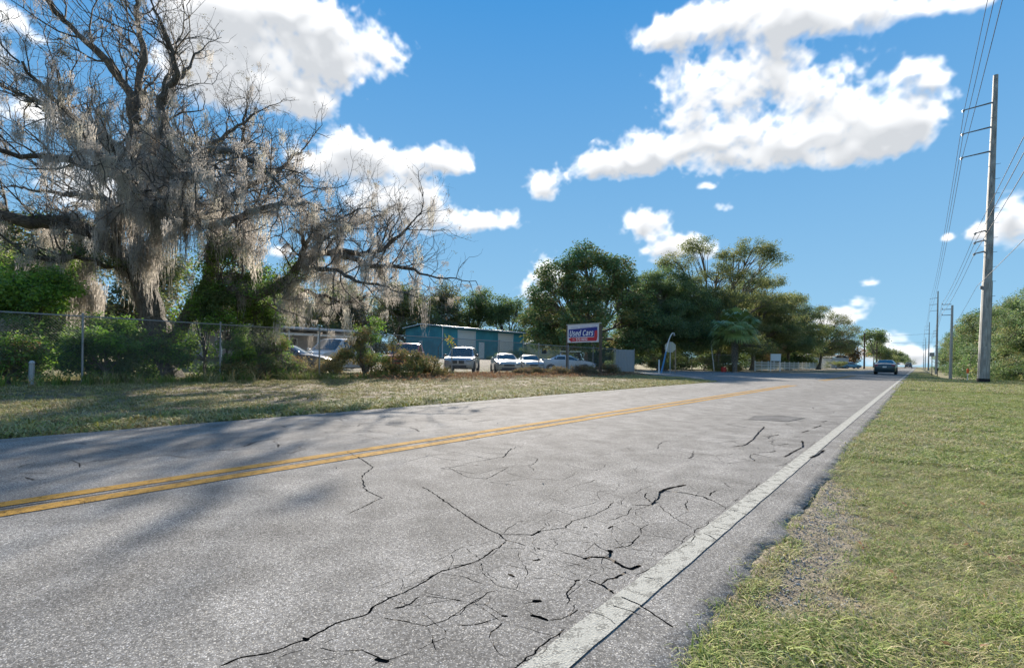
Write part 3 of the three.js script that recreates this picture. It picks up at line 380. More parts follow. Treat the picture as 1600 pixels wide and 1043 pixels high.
// --- magnolia by the side street
tree({ name: 'magnolia_tree', label: 'broad magnolia with coarse glossy leaves behind the used cars sign', at: [-29.5, 0, -50.5], seed: 11, fork: V(0.3, 4, 0), r: 0.32, leaf: gMag, mat: glossy, tones: MAGN, bark: barkGrey, clusters: 11, per: 7, cr: 0.7, ls: 1.25,
  lobes: [[0, 12.6, 0, 2.3, 1.5, 2.2], [-2.6, 10.8, 1.8, 2.2, 1.5, 2], [2.8, 11.4, -2.2, 2, 1.3, 2], [-3.6, 8.2, 2.6, 2, 1.5, 2], [3.8, 9, -3, 2.4, 1.6, 2.2], [0, 9, 0, 3, 1.8, 3], [-4.2, 5.6, 3.2, 2.2, 1.5, 2], [0.5, 5.8, 1.6, 3, 1.8, 2.6], [4.4, 6.2, -3.4, 2.6, 1.8, 2.4], [-3.6, 3.4, 2.8, 2.2, 1.3, 2], [4.5, 3.4, -3, 2.4, 1.4, 2.2], [1, 3.2, 2.2, 2.4, 1.2, 2.2]] });
// --- live oaks beyond the side street
const oaks = [
  { at: [-24.5, 0, -60.5], label: 'dark spreading live oak just right of the magnolia', tones: DARK, r: 0.42, fork: V(0, 3.6, 0), lobes: [[0, 10.5, 0, 3, 1.8, 3], [-3, 8.6, 2, 2.8, 1.8, 2.6], [2.8, 8.2, -2, 3, 1.8, 2.8], [0, 6.4, 2.4, 3.4, 1.8, 2.8], [3.4, 5.2, -1, 3, 1.8, 2.8], [-3, 5, 2, 2.8, 1.6, 2.4], [0.4, 3.8, 3, 3, 1.4, 2.4], [4, 3.4, 0.4, 2.6, 1.4, 2.4]] },
  { at: [-20.5, 0, -69], label: 'tallest live oak with open flat topped crown above the palm', tones: OAK, r: 0.45, fork: V(0, 5, 0), clusters: 7, lobes: [[-2.2, 16.3, 1.5, 2.2, 1, 2], [1.6, 15, -0.8, 2, 0.9, 2], [3.6, 16, -2.6, 2.6, 1.1, 2.2], [5.8, 14.6, -4, 2, 0.9, 1.8], [-4.4, 14, 3.2, 2.4, 1.2, 2.2], [0, 12.6, 0, 3, 1.3, 2.8], [3.5, 11.6, -2.8, 2.6, 1.2, 2.4], [-4, 11, 3, 2.8, 1.4, 2.6], [0, 9.6, 1, 3.4, 1.5, 3], [5, 9, -3.6, 2.6, 1.3, 2.4], [-4.6, 8, 3.4, 2.8, 1.5, 2.4]] },
  { at: [-19.5, 0, -83], label: 'leaning live oak with ragged crown over the white fence', tones: OAK, r: 0.42, fork: V(0, 3.4, 0), clusters: 7, lobes: [[1.5, 13.2, -1.5, 2.2, 0.9, 2], [-2, 12, 1.5, 2.4, 1.2, 2.2], [0.5, 10, -0.2, 3, 1.4, 2.8], [4, 10.4, -3, 2.2, 1, 2], [-3, 8.6, 2.2, 2.8, 1.4, 2.6], [3.6, 7.8, -2.4, 2.8, 1.4, 2.4], [0, 6.4, 1.4, 3.2, 1.5, 2.8], [-3.6, 5.6, 2.8, 2.8, 1.5, 2.4], [3.8, 5.2, -2, 2.6, 1.3, 2.4], [-1, 4, 2.4, 3, 1.2, 2.4]] },
  { at: [-17, 0, -96], label: 'rounded live oak behind the middle of the white fence', tones: DARK.concat(OAK), r: 0.4, fork: V(0, 3, 0), clusters: 7, lobes: [[0, 11.6, 0, 2.4, 1.1, 2.2], [-2.6, 9.8, 1.6, 2.6, 1.3, 2.4], [2.6, 9.4, -1.8, 2.4, 1.2, 2.2], [0, 7.8, 1, 3.2, 1.5, 2.8], [-3.4, 6.2, 2.4, 2.8, 1.5, 2.4], [3.6, 6.4, -2.4, 2.6, 1.3, 2.4], [0, 4.8, 2, 3, 1.4, 2.6]] },
  { at: [-14.8, 0, -112], label: 'thin crowned live oak at the far end of the white fence', tones: OAK.concat([[0.16, 0.15, 0.1]]), r: 0.34, fork: V(0.4, 3.4, 0), clusters: 6, lobes: [[0, 10.8, 0, 2.2, 1, 2], [2.8, 9.2, -2.2, 2.2, 1, 2], [-2.6, 8.8, 1.8, 2.2, 1, 2], [4.4, 7.4, -3.2, 2, 1, 1.8], [0.4, 7.4, 0, 2.8, 1.2, 2.4], [-3, 6, 2.2, 2.4, 1.2, 2.2], [4, 5, -3, 2.2, 1.1, 2], [1, 5, 1, 2.6, 1.2, 2.2]] },
];
oaks.forEach((o, i) => { const q = rng(600 + i); for (let k = 0; k < 6; k++) { const a = k / 6 * 6.28 + q(); o.lobes.push([Math.cos(a) * 3.6, 3 + 3.2 * q(), Math.sin(a) * 3.6, 2.2 + q(), 1.2 + 0.6 * q(), 2.2 + q()]); if (i < 4) o.lobes.push([Math.cos(a + 0.5) * 2.6, 6.5 + 4.5 * q(), Math.sin(a + 0.5) * 2.6, 1.8 + q(), 1.1 + 0.5 * q(), 1.8 + q()]); } });
oaks.forEach((o, i) => tree({ name: 'live_oak', group: 'live oaks beyond the side street', seed: 40 + i, leaf: gOak, mat: leafy, clusters: 9, per: 8, cr: 0.85, ls: 1.1, bark: barkGrey, ...o }));
// --- wood behind the lot
{
  const r = rng(301), tones = [OAK, DARK, OAK.concat(GREYM), OAK], L = [
    [-58, -47, 5.5, 10.5, 'olive tree rising above the gable of the teal building', 0], [-60, -55, 5.8, 11.6, 'pale green tree above the teal building roof', 2], [-58, -62, 5.6, 11, 'dark tree above the first shutter door of the teal building', 1], [-55, -68, 5.4, 10.6, 'dense tree above the second shutter door of the teal building', 1], [-50, -73, 5.4, 10.2, 'grey mossy tree at the right end of the teal building', 2], [-42, -70, 4.8, 10.4, 'brownish mossy tree left of the magnolia', 2],
    [-50, -33, 4.4, 7.2, 'mossy tree behind the long low carport', 2], [-52, -24, 4.6, 7.6, 'green tree behind the carport roof', 0], [-48, -14, 4.6, 8.4, 'pale mossy tree behind the big bare oak trunk', 2], [-44, -5, 4.8, 8.6, 'grey mossy tree behind the leftmost fence bay', 2], [-50, 3, 5, 9, 'mossy tree at the left edge behind the fence', 2], [-64, -40, 5.5, 10.5, 'tall tree far behind the carport', 0], [-60, -30, 5, 8.6, 'rounded tree seen between the carport and the workshop', 0], [-56, -9, 5.5, 9.4, 'tall grey tree seen through the oak limbs', 2], [-34, -63, 3.6, 5, 'low bushy tree behind the magnolia trunk', 1], [-29, -74, 4, 6, 'dark bushy tree between magnolia and tall oak', 1], [-25, -84, 4.4, 6.4, 'dark understorey tree behind the palm', 1], [-22, -96, 4.4, 6, 'dark understorey tree behind the white fence', 1], [-20, -112, 4.4, 5.5, 'understorey tree behind the far white fence', 1], [-38, -84, 5, 8, 'deep shadowed tree far behind the magnolia', 1]];
  L.forEach(([x, z, w, h, label, k], i) => { const rr = rng(500 + i); tree({ name: 'woodland_tree', label, group: 'trees behind the car lot', at: [x, gy(x, z) - 0.1, z], seed: 320 + i, leaf: gBig, mat: leafy, tones: tones[k], fork: V(0, h * 0.28, 0), r: 0.25, lobes: [...dome(rr, w, h * 0.1, h, w, 15), [0, 1.2, w * 0.5, w * 0.7, 1.3, w * 0.5], [w * 0.5, 1.4, 0, w * 0.6, 1.4, w * 0.6]], clusters: 5, per: 6, cr: 0.9, ls: 0.72, bark: barkGrey }); });
}
// --- tree wall on the right of the road
{
  const L = [[9.2, -44, 4.0, 8.2, 'nearest leafy tree at the right edge of the picture'], [9.4, -52, 3.8, 8.9, 'leafy tree behind the tall steel pole'], [9.0, -61, 3.8, 9.4, 'second leafy tree beyond the tall steel pole'], [9.4, -71, 4, 10.1, 'rounded tree in the right hand tree wall, third beyond the pole'], [9.0, -82, 4, 9.8, 'leafy tree behind the concrete utility pole'], [9.4, -95, 4.4, 10.6, 'leafy tree just beyond the concrete utility pole'], [9.2, -111, 4.6, 10.8, 'leafy tree before the second tall steel pole'], [9.4, -132, 5, 11.3, 'leafy tree beside the second tall steel pole'], [9.6, -158, 5.5, 11.5, 'distant tree beyond the second steel pole'], [9.8, -190, 6, 11.8, 'far tree before the third steel pole'], [10.2, -235, 7, 12.0, 'farthest tree of the right hand tree wall'], [13.5, -48, 4.4, 10.8, 'taller tree behind the nearest right edge tree'], [13.8, -66, 4.4, 11.5, 'taller tree in the second row of the tree wall']];
  L.forEach(([x, z, w, h, label], i) => { const rr = rng(800 + i); tree({ name: 'roadside_tree', label, group: 'tree wall on the right of the road', at: [x, gy(x, z) - 0.05, z], seed: 820 + i, leaf: i < 4 ? gOak : gBig, mat: leafy, tones: RIGHTG, fork: V(0, h * 0.25, 0), r: 0.2, lobes: [...dome(rr, w, 0.2, h, w * 0.9, i < 5 ? 15 : 10), [-w * 0.5, 1, 0, w * 0.5, 1, w * 0.7], [-w * 0.45, h * 0.45, 0, w * 0.45, h * 0.2, w * 0.6]], clusters: i < 4 ? 9.5 : 4.2, per: i < 4 ? 8 : 6, cr: i < 4 ? 0.6 : 0.8, ls: i < 4 ? 0.8 : 0.7, bark: barkGrey }); });
}
// --- far trees where the road meets the sky
{
  const L = [[-14, -170, 4, 6.4, 'russet tree beside the wooden pole in the distance', [[0.26, 0.14, 0.06], [0.2, 0.15, 0.06], [0.12, 0.12, 0.05]]], [-21, -160, 4.4, 7, 'reddish tree left of the distant wooden pole', [[0.24, 0.14, 0.07], [0.2, 0.16, 0.08]]], [-12, -215, 5, 13, 'layered pine above the driving car', DARK], [-11, -235, 5, 11.5, 'second pine behind the driving car', DARK], [-13, -270, 6, 10.5, 'dark far tree right of the pines', OAK], [-12.5, -310, 7, 10, 'far rounded tree on the left verge', OAK], [-12, -370, 9, 10.5, 'distant tree near where the road ends', DARK], [-11.5, -450, 11, 11, 'most distant tree on the left of the road', DARK], [-30, -190, 7, 9, 'far dark tree behind the white fence end', DARK], [-40, -130, 6, 10, 'dark tree mass behind the oaks', DARK]];
  L.forEach(([x, z, w, h, label, tones], i) => { const rr = rng(900 + i); tree({ name: 'distant_tree', label, group: 'trees in the distance', at: [x, -0.1, z], seed: 920 + i, leaf: gBig, mat: leafy, tones, fork: V(0, h * 0.4, 0), r: 0.22, lobes: dome(rr, w, h * (i === 2 || i === 3 ? 0.4 : 0.12), h, w, 9), clusters: 2.4, per: 5, cr: 1.2, ls: 1.2, bark: barkGrey, twigs: false }); });
}

// ---------- the bare oak hung with moss ----------
const LIMBS = [[0.62,0.42,0.00,0.00,0.00,-0.09,1.30,0.07,-0.49,2.56,0.14,-0.88,3.84,0.32],[0.40,0.30,-0.00,0.80,-0.25,0.33,2.21,-0.64,0.64,3.52,-1.28,0.50,5.02,-1.67,0.31,6.65,-1.78],[0.40,0.26,-0.62,3.07,0.23,-1.02,4.53,0.81,-1.22,5.31,1.48,-1.50,5.80,2.47,-1.53,5.64,3.51,-1.40,5.84,4.94],[0.20,0.08,-1.38,5.35,1.73,-0.66,4.52,2.44,-0.09,4.20,3.39,-0.11,4.53,4.18],[0.16,0.08,-0.92,4.16,0.73,-0.46,4.29,1.64,-0.01,4.42,2.56],[0.36,0.24,-0.88,3.84,0.32,-1.27,5.38,0.50,-1.53,6.96,0.45,-1.69,8.51,0.57,-1.72,10.36,0.47],[0.24,0.08,-1.72,10.36,0.47,-1.82,11.60,0.68,-2.03,12.51,1.36,-2.58,13.39,2.04,-2.97,14.05,2.74,-3.06,15.05,3.19],[0.22,0.08,-1.68,10.49,0.44,-1.93,12.20,0.26,-1.87,13.65,0.20,-2.33,15.09,0.31,-2.43,16.91,0.01],[0.30,0.18,-0.89,4.34,0.32,0.41,5.95,0.19,0.85,7.84,0.09,0.93,9.68,0.28,0.86,10.64,0.34],[0.17,0.06,0.87,10.52,0.33,1.97,11.27,0.22,1.95,12.31,0.49,1.78,13.32,0.88],[0.14,0.05,0.86,10.64,0.34,0.22,12.28,-0.68,-0.05,13.41,-1.23],[0.24,0.07,-1.51,8.77,0.43,-3.57,10.17,1.30,-5.24,11.22,2.12,-6.96,11.99,2.97,-9.34,13.26,4.09],[0.22,0.07,-1.62,7.74,0.52,-1.03,7.93,1.84,-0.75,7.85,3.15,-0.75,7.65,4.43,-0.88,7.81,5.29],[0.18,0.06,-1.68,8.38,0.57,0.55,8.68,2.37,1.36,9.18,3.52,1.79,9.78,4.33],[0.24,0.06,0.85,7.35,0.09,2.64,8.15,-0.31,4.18,8.15,-0.77,5.67,7.38,-1.18,6.75,6.39,-1.53],[0.22,0.06,0.63,6.93,0.01,-0.66,8.83,-1.26,-0.69,10.62,-2.51,-0.22,11.91,-3.66],[0.24,0.06,0.31,6.52,-1.78,0.71,7.82,-2.48,1.66,8.54,-3.36,2.89,9.56,-4.08],[0.20,0.06,0.29,6.92,-1.76,-0.57,8.59,-2.36,-0.97,10.54,-3.31,-1.38,12.43,-3.75],[0.20,0.06,0.42,6.10,-1.74,3.70,6.31,-1.66,6.03,6.08,-1.46,8.19,5.77,-1.39],[0.34,0.22,0.50,2.86,-1.03,1.71,3.48,-1.61,3.30,3.37,-2.37,4.17,3.80,-2.80,4.83,4.46,-3.07],[0.20,0.05,4.83,4.46,-3.07,5.77,4.91,-3.56,6.88,4.81,-4.19,7.79,4.95,-4.65,8.49,5.56,-4.95,8.84,5.89,-5.10],[0.15,0.04,6.23,4.85,-3.80,7.76,4.30,-4.12,8.98,4.18,-4.57,10.17,3.76,-5.14],[0.13,0.04,4.83,4.46,-3.07,7.22,4.00,-2.92,9.11,3.39,-2.89,10.25,3.11,-3.03],[0.13,0.04,4.27,3.80,-2.88,4.13,3.48,-4.30,4.28,3.34,-5.70,4.69,4.30,-7.04],[0.14,0.04,4.93,4.63,-3.14,4.69,6.03,-4.49,5.02,6.65,-5.77,5.31,7.18,-6.52],[0.12,0.04,4.36,4.05,-2.95,6.33,4.92,-2.47,7.59,5.34,-2.20,8.78,5.50,-2.37],[0.20,0.06,-1.47,6.71,0.40,-5.58,7.94,0.60,-9.80,8.84,1.40,-13.60,9.62,2.50],[0.20,0.06,0.40,6.19,0.19,3.75,6.34,0.85,6.48,6.27,1.24,8.54,5.91,1.52],[0.18,0.06,-0.12,6.49,0.35,2.84,6.54,1.58,4.71,6.62,2.65,6.03,6.37,3.52],];
LIMBS.forEach((l, i) => { if (i) { l[0] *= i === 1 || i === 19 ? 0.72 : 0.8; l[1] *= 0.75; } });
{
  const t = thing('moss_hung_oak', 'huge bare oak draped with grey hanging moss behind the fence', 'tree', [-23.2, 0.0, -7.12]), r = rng(2024), wood = new Geo(), twig = new Geo(), moss = [[], [], []], fern = [[], []], ivy = [[], []], buds = [];
  const MOSS = [[0.50, 0.465, 0.42], [0.44, 0.41, 0.37], [0.56, 0.52, 0.46], [0.41, 0.38, 0.345], [0.48, 0.455, 0.38]];
  const hang = (p, len, k = 1) => moss[Math.floor(r() * 3)].push([p.x + (r() - 0.5) * 0.12, p.y + 0.02, p.z + (r() - 0.5) * 0.12, (0.7 + 0.7 * r()) * k, r() * 6.3, (r() - 0.5) * 0.1, ...tone(r, MOSS), len / ((0.7 + 0.7 * r()) * k)]);
  const heavy = p => { const u = p.x * 0.783 - p.z * 0.622, c = Math.exp(-Math.pow((u - 0.2) / 2.6, 2)), s = Math.exp(-Math.pow((u - 7) / 3.2, 2)); return 0.2 + 1.1 * c * sstep(2.5, 4, p.y) * (1 - sstep(8.5, 11.5, p.y)) + 0.45 * s * (1 - sstep(6, 8, p.y)); };
  function grow(p, dir, len, rad, lev) {   // a gnarled branch with side branches
    const n = lev < 3 ? 6 : lev < 4 ? 5 : 4, pts = [p.clone()], d = dir.clone().normalize(), q = p.clone(), step = len / n;
    for (let k = 0; k < n; k++) { d.add(V((r() - 0.5) * 0.85, (r() - 0.42) * 0.7, (r() - 0.5) * 0.85)).normalize(); q.addScaledVector(d, step); pts.push(q.clone()); }
    (lev < 3 ? wood : twig).tube(pts, rad, rad * 0.35, lev < 3 ? 5 : 3);
    const hv = heavy(p);
    if (lev < 4) for (let k = 1; k <= n; k++) if (r() < 0.2 * hv * (lev === 2 ? 1.6 : 0.75)) hang(pts[k], (0.35 + 1.3 * r() * r()) * (0.6 + 0.55 * hv), 0.8);
    if (lev >= 4) { if (r() < 0.5) buds.push([q.x, q.y, q.z, 0.5 + 0.5 * r(), r() * 6.3, r(), ...tone(r, [[0.2, 0.15, 0.1], [0.16, 0.13, 0.08], [0.13, 0.13, 0.05]])]); return; }
    const m = lev === 2 ? 5 : lev === 3 ? 4 : 3;
    for (let k = 0; k < m; k++) {
      const at = 1 + Math.floor((k + r()) / m * n), b = pts[Math.min(at, n)], tan = V().subVectors(pts[Math.min(at, n)], pts[Math.max(at - 1, 0)]).normalize(), side = V(r() - 0.5, r() - 0.35, r() - 0.5).cross(tan).normalize();
      grow(b, tan.clone().multiplyScalar(0.75).addScaledVector(side, 0.8).add(V(0, 0.16, 0)), len * (0.45 + 0.25 * r()), rad * 0.5, lev + 1);
    }
  }
  LIMBS.forEach((L, li) => {
    const pts = []; for (let k = 2; k < L.length; k += 3) pts.push(V(L[k], L[k + 1], L[k + 2]));
    const curve = new THREE.CatmullRomCurve3(pts), len = curve.getLength(), n = Math.max(8, Math.round(len * 3)), fine = curve.getSpacedPoints(n);
    fine.forEach((p, k) => { if (k) p.add(V((r() - 0.5) * 0.14, (r() - 0.5) * 0.14, (r() - 0.5) * 0.14)); });
    wood.tube(fine, li === 0 ? k => lerp(L[0], L[1], k) + 0.28 * Math.pow(1 - Math.min(1, k * 3), 2) : k => lerp(L[0], L[1], k) * (1 + 0.12 * Math.sin(k * 17 + li)), 0, 10);
    if (li === 0) return;
    const bare = li > 4 || li === 2, count = bare ? Math.round(len * 2.2) : Math.round(len * 0.7);
    for (let k = 0; k < count; k++) {
      const s = 0.18 + 0.82 * (k + r()) / count, p = curve.getPoint(Math.min(1, s)), tan = curve.getTangent(Math.min(1, s)), side = V(r() - 0.5, r() - 0.4, r() - 0.5).cross(tan).normalize(), rad = lerp(L[0], L[1], s);
      grow(p, tan.clone().multiplyScalar(0.6).addScaledVector(side, 0.9).add(V(0, 0.2, 0)), (1.1 + 1.3 * r()) * (1.15 - 0.35 * s), Math.max(0.014, Math.min(0.045, rad * 0.36)), 2);
    }
    grow(pts[pts.length - 1], curve.getTangent(1), 1.5, Math.max(0.03, L[1] * 0.7), 2);
    for (const p of fine) { const hv = heavy(p); for (let j = 0; j < 3; j++) if (p.y > 2.6 && r() < 0.42 * hv) hang(p.clone().add(V((r() - 0.5) * 0.5, 0, (r() - 0.5) * 0.5)), (0.5 + 1.9 * r() * r()) * (0.5 + 0.65 * hv), 1.1); }
    if (li === 1 || li === 19) for (const p of fine) for (let j = 0; j < 9; j++) if (p.y > 0.8) ivy[j % 2].push([p.x + (r() + r() - 1) * 0.75, p.y + (r() + r() - 1) * 0.6, p.z + (r() + r() - 1) * 0.75, 0.8 + 0.6 * r(), r() * 6.3, r() - 0.5, ...tone(r, DARK.concat(BRIGHT))]);
    if ([2, 3, 4, 19].includes(li) || (li === 5 || li === 8) ) for (const p of fine) for (let j = 0; j < (li === 5 || li === 8 ? 1 : 4); j++) if (p.y > 2.2 && p.y < 8) fern[j % 2].push([p.x + (r() - 0.5) * 0.5, p.y + 0.22 * r() + 0.08, p.z + (r() - 0.5) * 0.5, 0.6 + 0.5 * r(), r() * 6.3, r() - 0.5, ...tone(r, DARK)]);
  });
  // long curtains in front of the trunk
  for (const [u, y, w, L, n] of [[-2.1, 3.9, -0.8, 3.2, 26], [-1.5, 6.4, -0.6, 2.8, 34], [-0.4, 7.4, -0.8, 3.0, 36], [0.7, 6.8, -1, 2.9, 34], [1.6, 6.6, -1.2, 2.6, 30], [-2.6, 6, -1, 2.2, 24], [2.6, 6.4, -1.4, 2.4, 24], [0.2, 5.0, -1.2, 2.2, 26], [3.6, 6.2, -0.5, 2, 18], [-1, 9, 0.4, 2.6, 24], [0.2, 9.4, -0.6, 2.4, 24], [-3.6, 5.4, -1, 1.6, 16], [1.0, 8.6, -0.8, 2.4, 22], [5.6, 3.6, -0.4, 1.9, 14], [7, 4.4, -0.8, 1.9, 14], [9, 4.2, -1.2, 1.8, 12], [4.2, 5, -1.8, 1.8, 14], [-5.4, 5.2, -2, 1.6, 14]]) for (let k = 0; k < n * 0.72; k++) { const a = u + (r() + r() - 1) * 0.75, b = w + (r() - 0.5) * 1.2; hang(V(a * 0.783 - b * 0.622, y + (r() - 0.5) * 0.9, -a * 0.622 - b * 0.783), L * (0.3 + 0.75 * r()), 1.2); }
  const trunkMesh = part('trunk', wood.build(), bark(0.30, 0.275, 0.25), t); trunkMesh.userData.label = 'dark rough forked trunk with long crooked limbs';
  part('twig_crown', twig.build(), bark(0.55, 0.51, 0.48), t).userData.kind = 'stuff';
  const strands = (seed) => { // one tuft of hanging moss: many thin crinkled strands, 1 m long, tapering together
    const g = new Geo(), q = rng(seed);
    for (let k = 0; k < 40; k++) {
      const a = q() * 6.28, R = 0.17 * Math.sqrt(q()), L = 0.12 + 0.88 * q() * q() * (1 - R * 1.6) + 0.1 * q(), w = 0.0035 + 0.006 * q(), n = 10, ph = q() * 6, yaw = q() * 3.14; let x = Math.cos(a) * R, z = Math.sin(a) * R, pv = -1; const y0 = -(q() * 0.25);
      for (let j = 0; j <= n; j++) { const s = j / n, y = y0 - L * s + (j ? 0 : 0.04), ww = w * (1.15 - s * 0.8), c = Math.cos(yaw + j), d = Math.sin(yaw + j); x += (q() - 0.5) * 0.06 - x * 0.04; z += (q() - 0.5) * 0.06 - z * 0.04; const i0 = g.v(x - c * ww, y, z - d * ww, 0, s), i1 = g.v(x + c * ww, y, z + d * ww, 1, s); if (pv >= 0) g.quad(pv, pv + 1, i1, i0); pv = i0; }
    }
    return g.build();
  };
  moss.forEach((l, i) => instances('hanging_moss', strands(60 + i), PM(1, 1, 1, 0.95, { transmission: 0.5, thickness: 0, side: THREE.DoubleSide, specularIntensity: 0.2 }), l, t, 'stuff'));
  fern.forEach((l, i) => instances('limb_fern', gSmall[i], leafy, l, t, 'stuff'));
  ivy.forEach((l, i) => instances('ivy', gSmall[i], leafy, l, t, 'stuff'));
  instances('bud', leafClump(5, 0.07, 0.035, 0.07, 71), dry, buds, t, 'stuff');
  // ball of mistletoe near the top
  const b = [], c = V(-3.75, 13.1, 2.3); for (let k = 0; k < 26; k++) b.push([c.x + (r() + r() - 1) * 0.35, c.y + (r() + r() - 1) * 0.35, c.z + (r() + r() - 1) * 0.35, 0.7, r() * 6, r(), ...tone(r, [[0.07, 0.08, 0.04], [0.11, 0.09, 0.05]])]);
  instances('mistletoe', gSmall[0], leafy, b, t, 'stuff');
}

// ---------- shrubs behind and along the fence ----------
function shrub(name, label, group, x, z, w, h, d, tones, n, o = {}) {
  const y = gy(x, z), r = rng(o.seed), L = []; for (let k = 0; k < n; k++) { const t = Math.pow(r(), 0.8), s = Math.sqrt(1 - t * t * 0.6); L.push([(r() * 2 - 1) * w * s * 0.8, h * (0.12 + 0.76 * t), (r() * 2 - 1) * d * s * 0.8, w * 0.36, h * 0.18, d * 0.36]); }
  return tree({ name, label, category: o.cat || 'shrub', group, at: [x, y - 0.05, z], seed: o.seed + 1, leaf: o.leaf || gSmall, mat: o.mat || leafy, tones, fork: V(0, h * 0.2, 0), r: 0.05, lobes: L, clusters: o.c || 26, per: o.per || 7, cr: o.cr || 0.28, ls: o.ls || 1, stems: o.stems || [[0, 0], [0.3, 0.1], [-0.25, -0.15]], bark: barkGrey });
}
{
  const G = 'shrubs behind the chain link fence';
  shrub('evergreen_tree', 'dark leafy evergreen rising right of the big oak trunk', null, -21.9, -10.2, 0.9, 5.6, 1.0, DARK.concat(BRIGHT), 16, { seed: 1001, cat: 'tree', leaf: gSmall, mat: glossy, c: 20, per: 8, cr: 0.4, ls: 1.15 });
  shrub('evergreen_tree', 'ivy green evergreen close against the oak trunk', null, -21.8, -9.0, 1.0, 6.2, 1.0, DARK.concat(BRIGHT), 12, { seed: 1011, cat: 'tree', mat: glossy, c: 20, per: 8, cr: 0.36, ls: 1.1 });
  shrub('bright_shrub', 'sunlit bright green shrub at the left behind the fence', G, -23.2, -3.2, 2.2, 3.6, 1.6, BRIGHT, 14, { seed: 1021, c: 22, per: 8, cr: 0.36, ls: 1.15 });
  shrub('bright_shrub', 'taller bright green bush at the left edge behind the fence', G, -25.4, -3.9, 2.0, 4.6, 1.8, BRIGHT.concat(DARK), 14, { seed: 1031, c: 18, per: 8, cr: 0.36, ls: 1.15 });
  shrub('dark_shrub', 'leafy shrub filling the leftmost fence bay', G, -21.0, -2.2, 1.4, 2.2, 1.4, BRIGHT.concat(DARK, [[0.4, 0.36, 0.27]]), 9, { seed: 1041, c: 26 });
  shrub('dark_shrub', 'dark shrub behind the second fence post from the left', G, -20.9, -4.8, 1.3, 2.1, 1.3, DARK.concat(BRIGHT), 9, { seed: 1051, c: 26 });
  shrub('dark_shrub', 'leafy shrub between bright bush and oak trunk', G, -21.6, -5.7, 0.8, 2.3, 0.8, DARK.concat(BRIGHT), 8, { seed: 1061, c: 24 });
  shrub('dark_shrub', 'dense shrub at the right foot of the big oak', G, -21.3, -9.9, 1.1, 2.3, 1.0, DARK.concat([[0.16, 0.2, 0.06]]), 9, { seed: 1071, c: 22 });
  shrub('dark_shrub', 'low dense bush left of the blue car', G, -20.9, -9.6, 1.0, 1.9, 1.0, DARK.concat([[0.2, 0.18, 0.1]]), 8, { seed: 1081, c: 24 });
  shrub('evergreen_tree', 'small leafy evergreen at the right side of the oak trunk', null, -21.6, -8.1, 0.6, 4.0, 0.6, DARK.concat(BRIGHT), 9, { seed: 1091, cat: 'tree', c: 22, per: 8, cr: 0.3, ls: 1.0 });
  [[-19.7, -0.6, 1.2, 1.5, 'leafy vine tangle at the left end of the fence'], [-19.7, -2.4, 1.0, 1.3, 'yellow green vine tangle behind the stubby white pipe'], [-19.75, -4.6, 1.0, 1.6, 'green vine tangle right of the second fence post'], [-19.7, -6.1, 0.7, 1.2, 'low vines left of the oak trunk'], [-19.75, -8.9, 1.1, 1.7, 'vine tangle on the fence below the evergreen'], [-19.7, -10.3, 0.9, 1.4, 'yellowing vines on the fence left of the blue sedan'], [-19.55, -14.3, 0.8, 2.2, 'vines climbing the fence before the white van']].forEach(([x, z, w, h, label], i) => shrub('fence_vine', label, 'vines on the chain link fence', x, z, w * 0.6, h * 1.2, w * 1.1, i % 2 ? BRIGHT.concat(WEED, BRIGHT) : DARK.concat(BRIGHT, BRIGHT), 8, { seed: 1700 + i * 9, c: 30, per: 7, cr: 0.2, ls: 0.85, cat: 'vines' }));
  // weeds along the foot of the fence
  const W = [[-19.9, -9.4, 0.9, 1.0, 0.7, 'green weeds at the fence left of the blue car'], [-20, -11.0, 1.0, 0.9, 0.8, 'yellow green weeds before the front of the blue car'], [-19.6, -12.6, 1.0, 1.3, 0.9, 'brown and yellow weeds below the white van'], [-19.3, -13.7, 1.0, 2.1, 0.9, 'rusty brown brush beside the white van'], [-19.0, -15.0, 1.0, 1.8, 0.9, 'tall yellowing weeds at the fence before the red pickup'], [-18.7, -16.2, 1.0, 1.4, 0.8, 'bushy weeds at the right end of the overgrown fence'], [-18.8, -17.3, 0.7, 1.0, 0.7, 'straw coloured weeds left of the silver suv'], [-19.3, -8.2, 0.8, 0.8, 0.6, 'low weeds in front of the evergreen'], [-18.9, -26.4, 1.3, 0.5, 0.9, 'low brown brush before the silver sedan'], [-18.4, -28.6, 1.4, 0.55, 0.8, 'brown brush left of the sign'], [-18.2, -30.6, 1.3, 0.75, 0.8, 'yellow flecked brush under the sign'], [-18.0, -32.9, 1.3, 0.8, 0.8, 'brush at the right post of the sign'], [-17.9, -34.8, 1.2, 0.7, 0.7, 'rounded brown brush right of the sign'], [-18.3, -24.2, 0.6, 0.35, 0.5, 'small reddish weeds before the beige sedan']];
  W.forEach(([x, z, w, h, d, label], i) => shrub('weed_clump', label, 'weeds along the fence', x, z, w, h, d, i > 7 ? [[0.24, 0.18, 0.09], [0.2, 0.15, 0.09], [0.15, 0.14, 0.06], [0.28, 0.23, 0.08], [0.24, 0.14, 0.08]] : WEED, 8, { seed: 1200 + i * 7, mat: dry, c: 30, per: 6, cr: 0.18, ls: 0.75, cat: 'weeds' }));
  // young sapling whose leafy tip stands clear of the fence
  const s = thing('sapling', 'slender sapling with yellow green leaves leaning clear of the weeds', 'sapling', [-18.6, gy(-18.6, -17.6) - 0.05, -17.6]), g = new Geo(), r = rng(77);
  g.tube([V(0, 0, 0), V(0.05, 0.8, 0.1), V(-0.05, 1.5, 0), V(0.1, 2.0, -0.3), V(0.2, 1.95, -0.7), V(0.25, 1.6, -0.9)], 0.02, 0.006, 5); part('stem', g.build(), barkGrey, s);
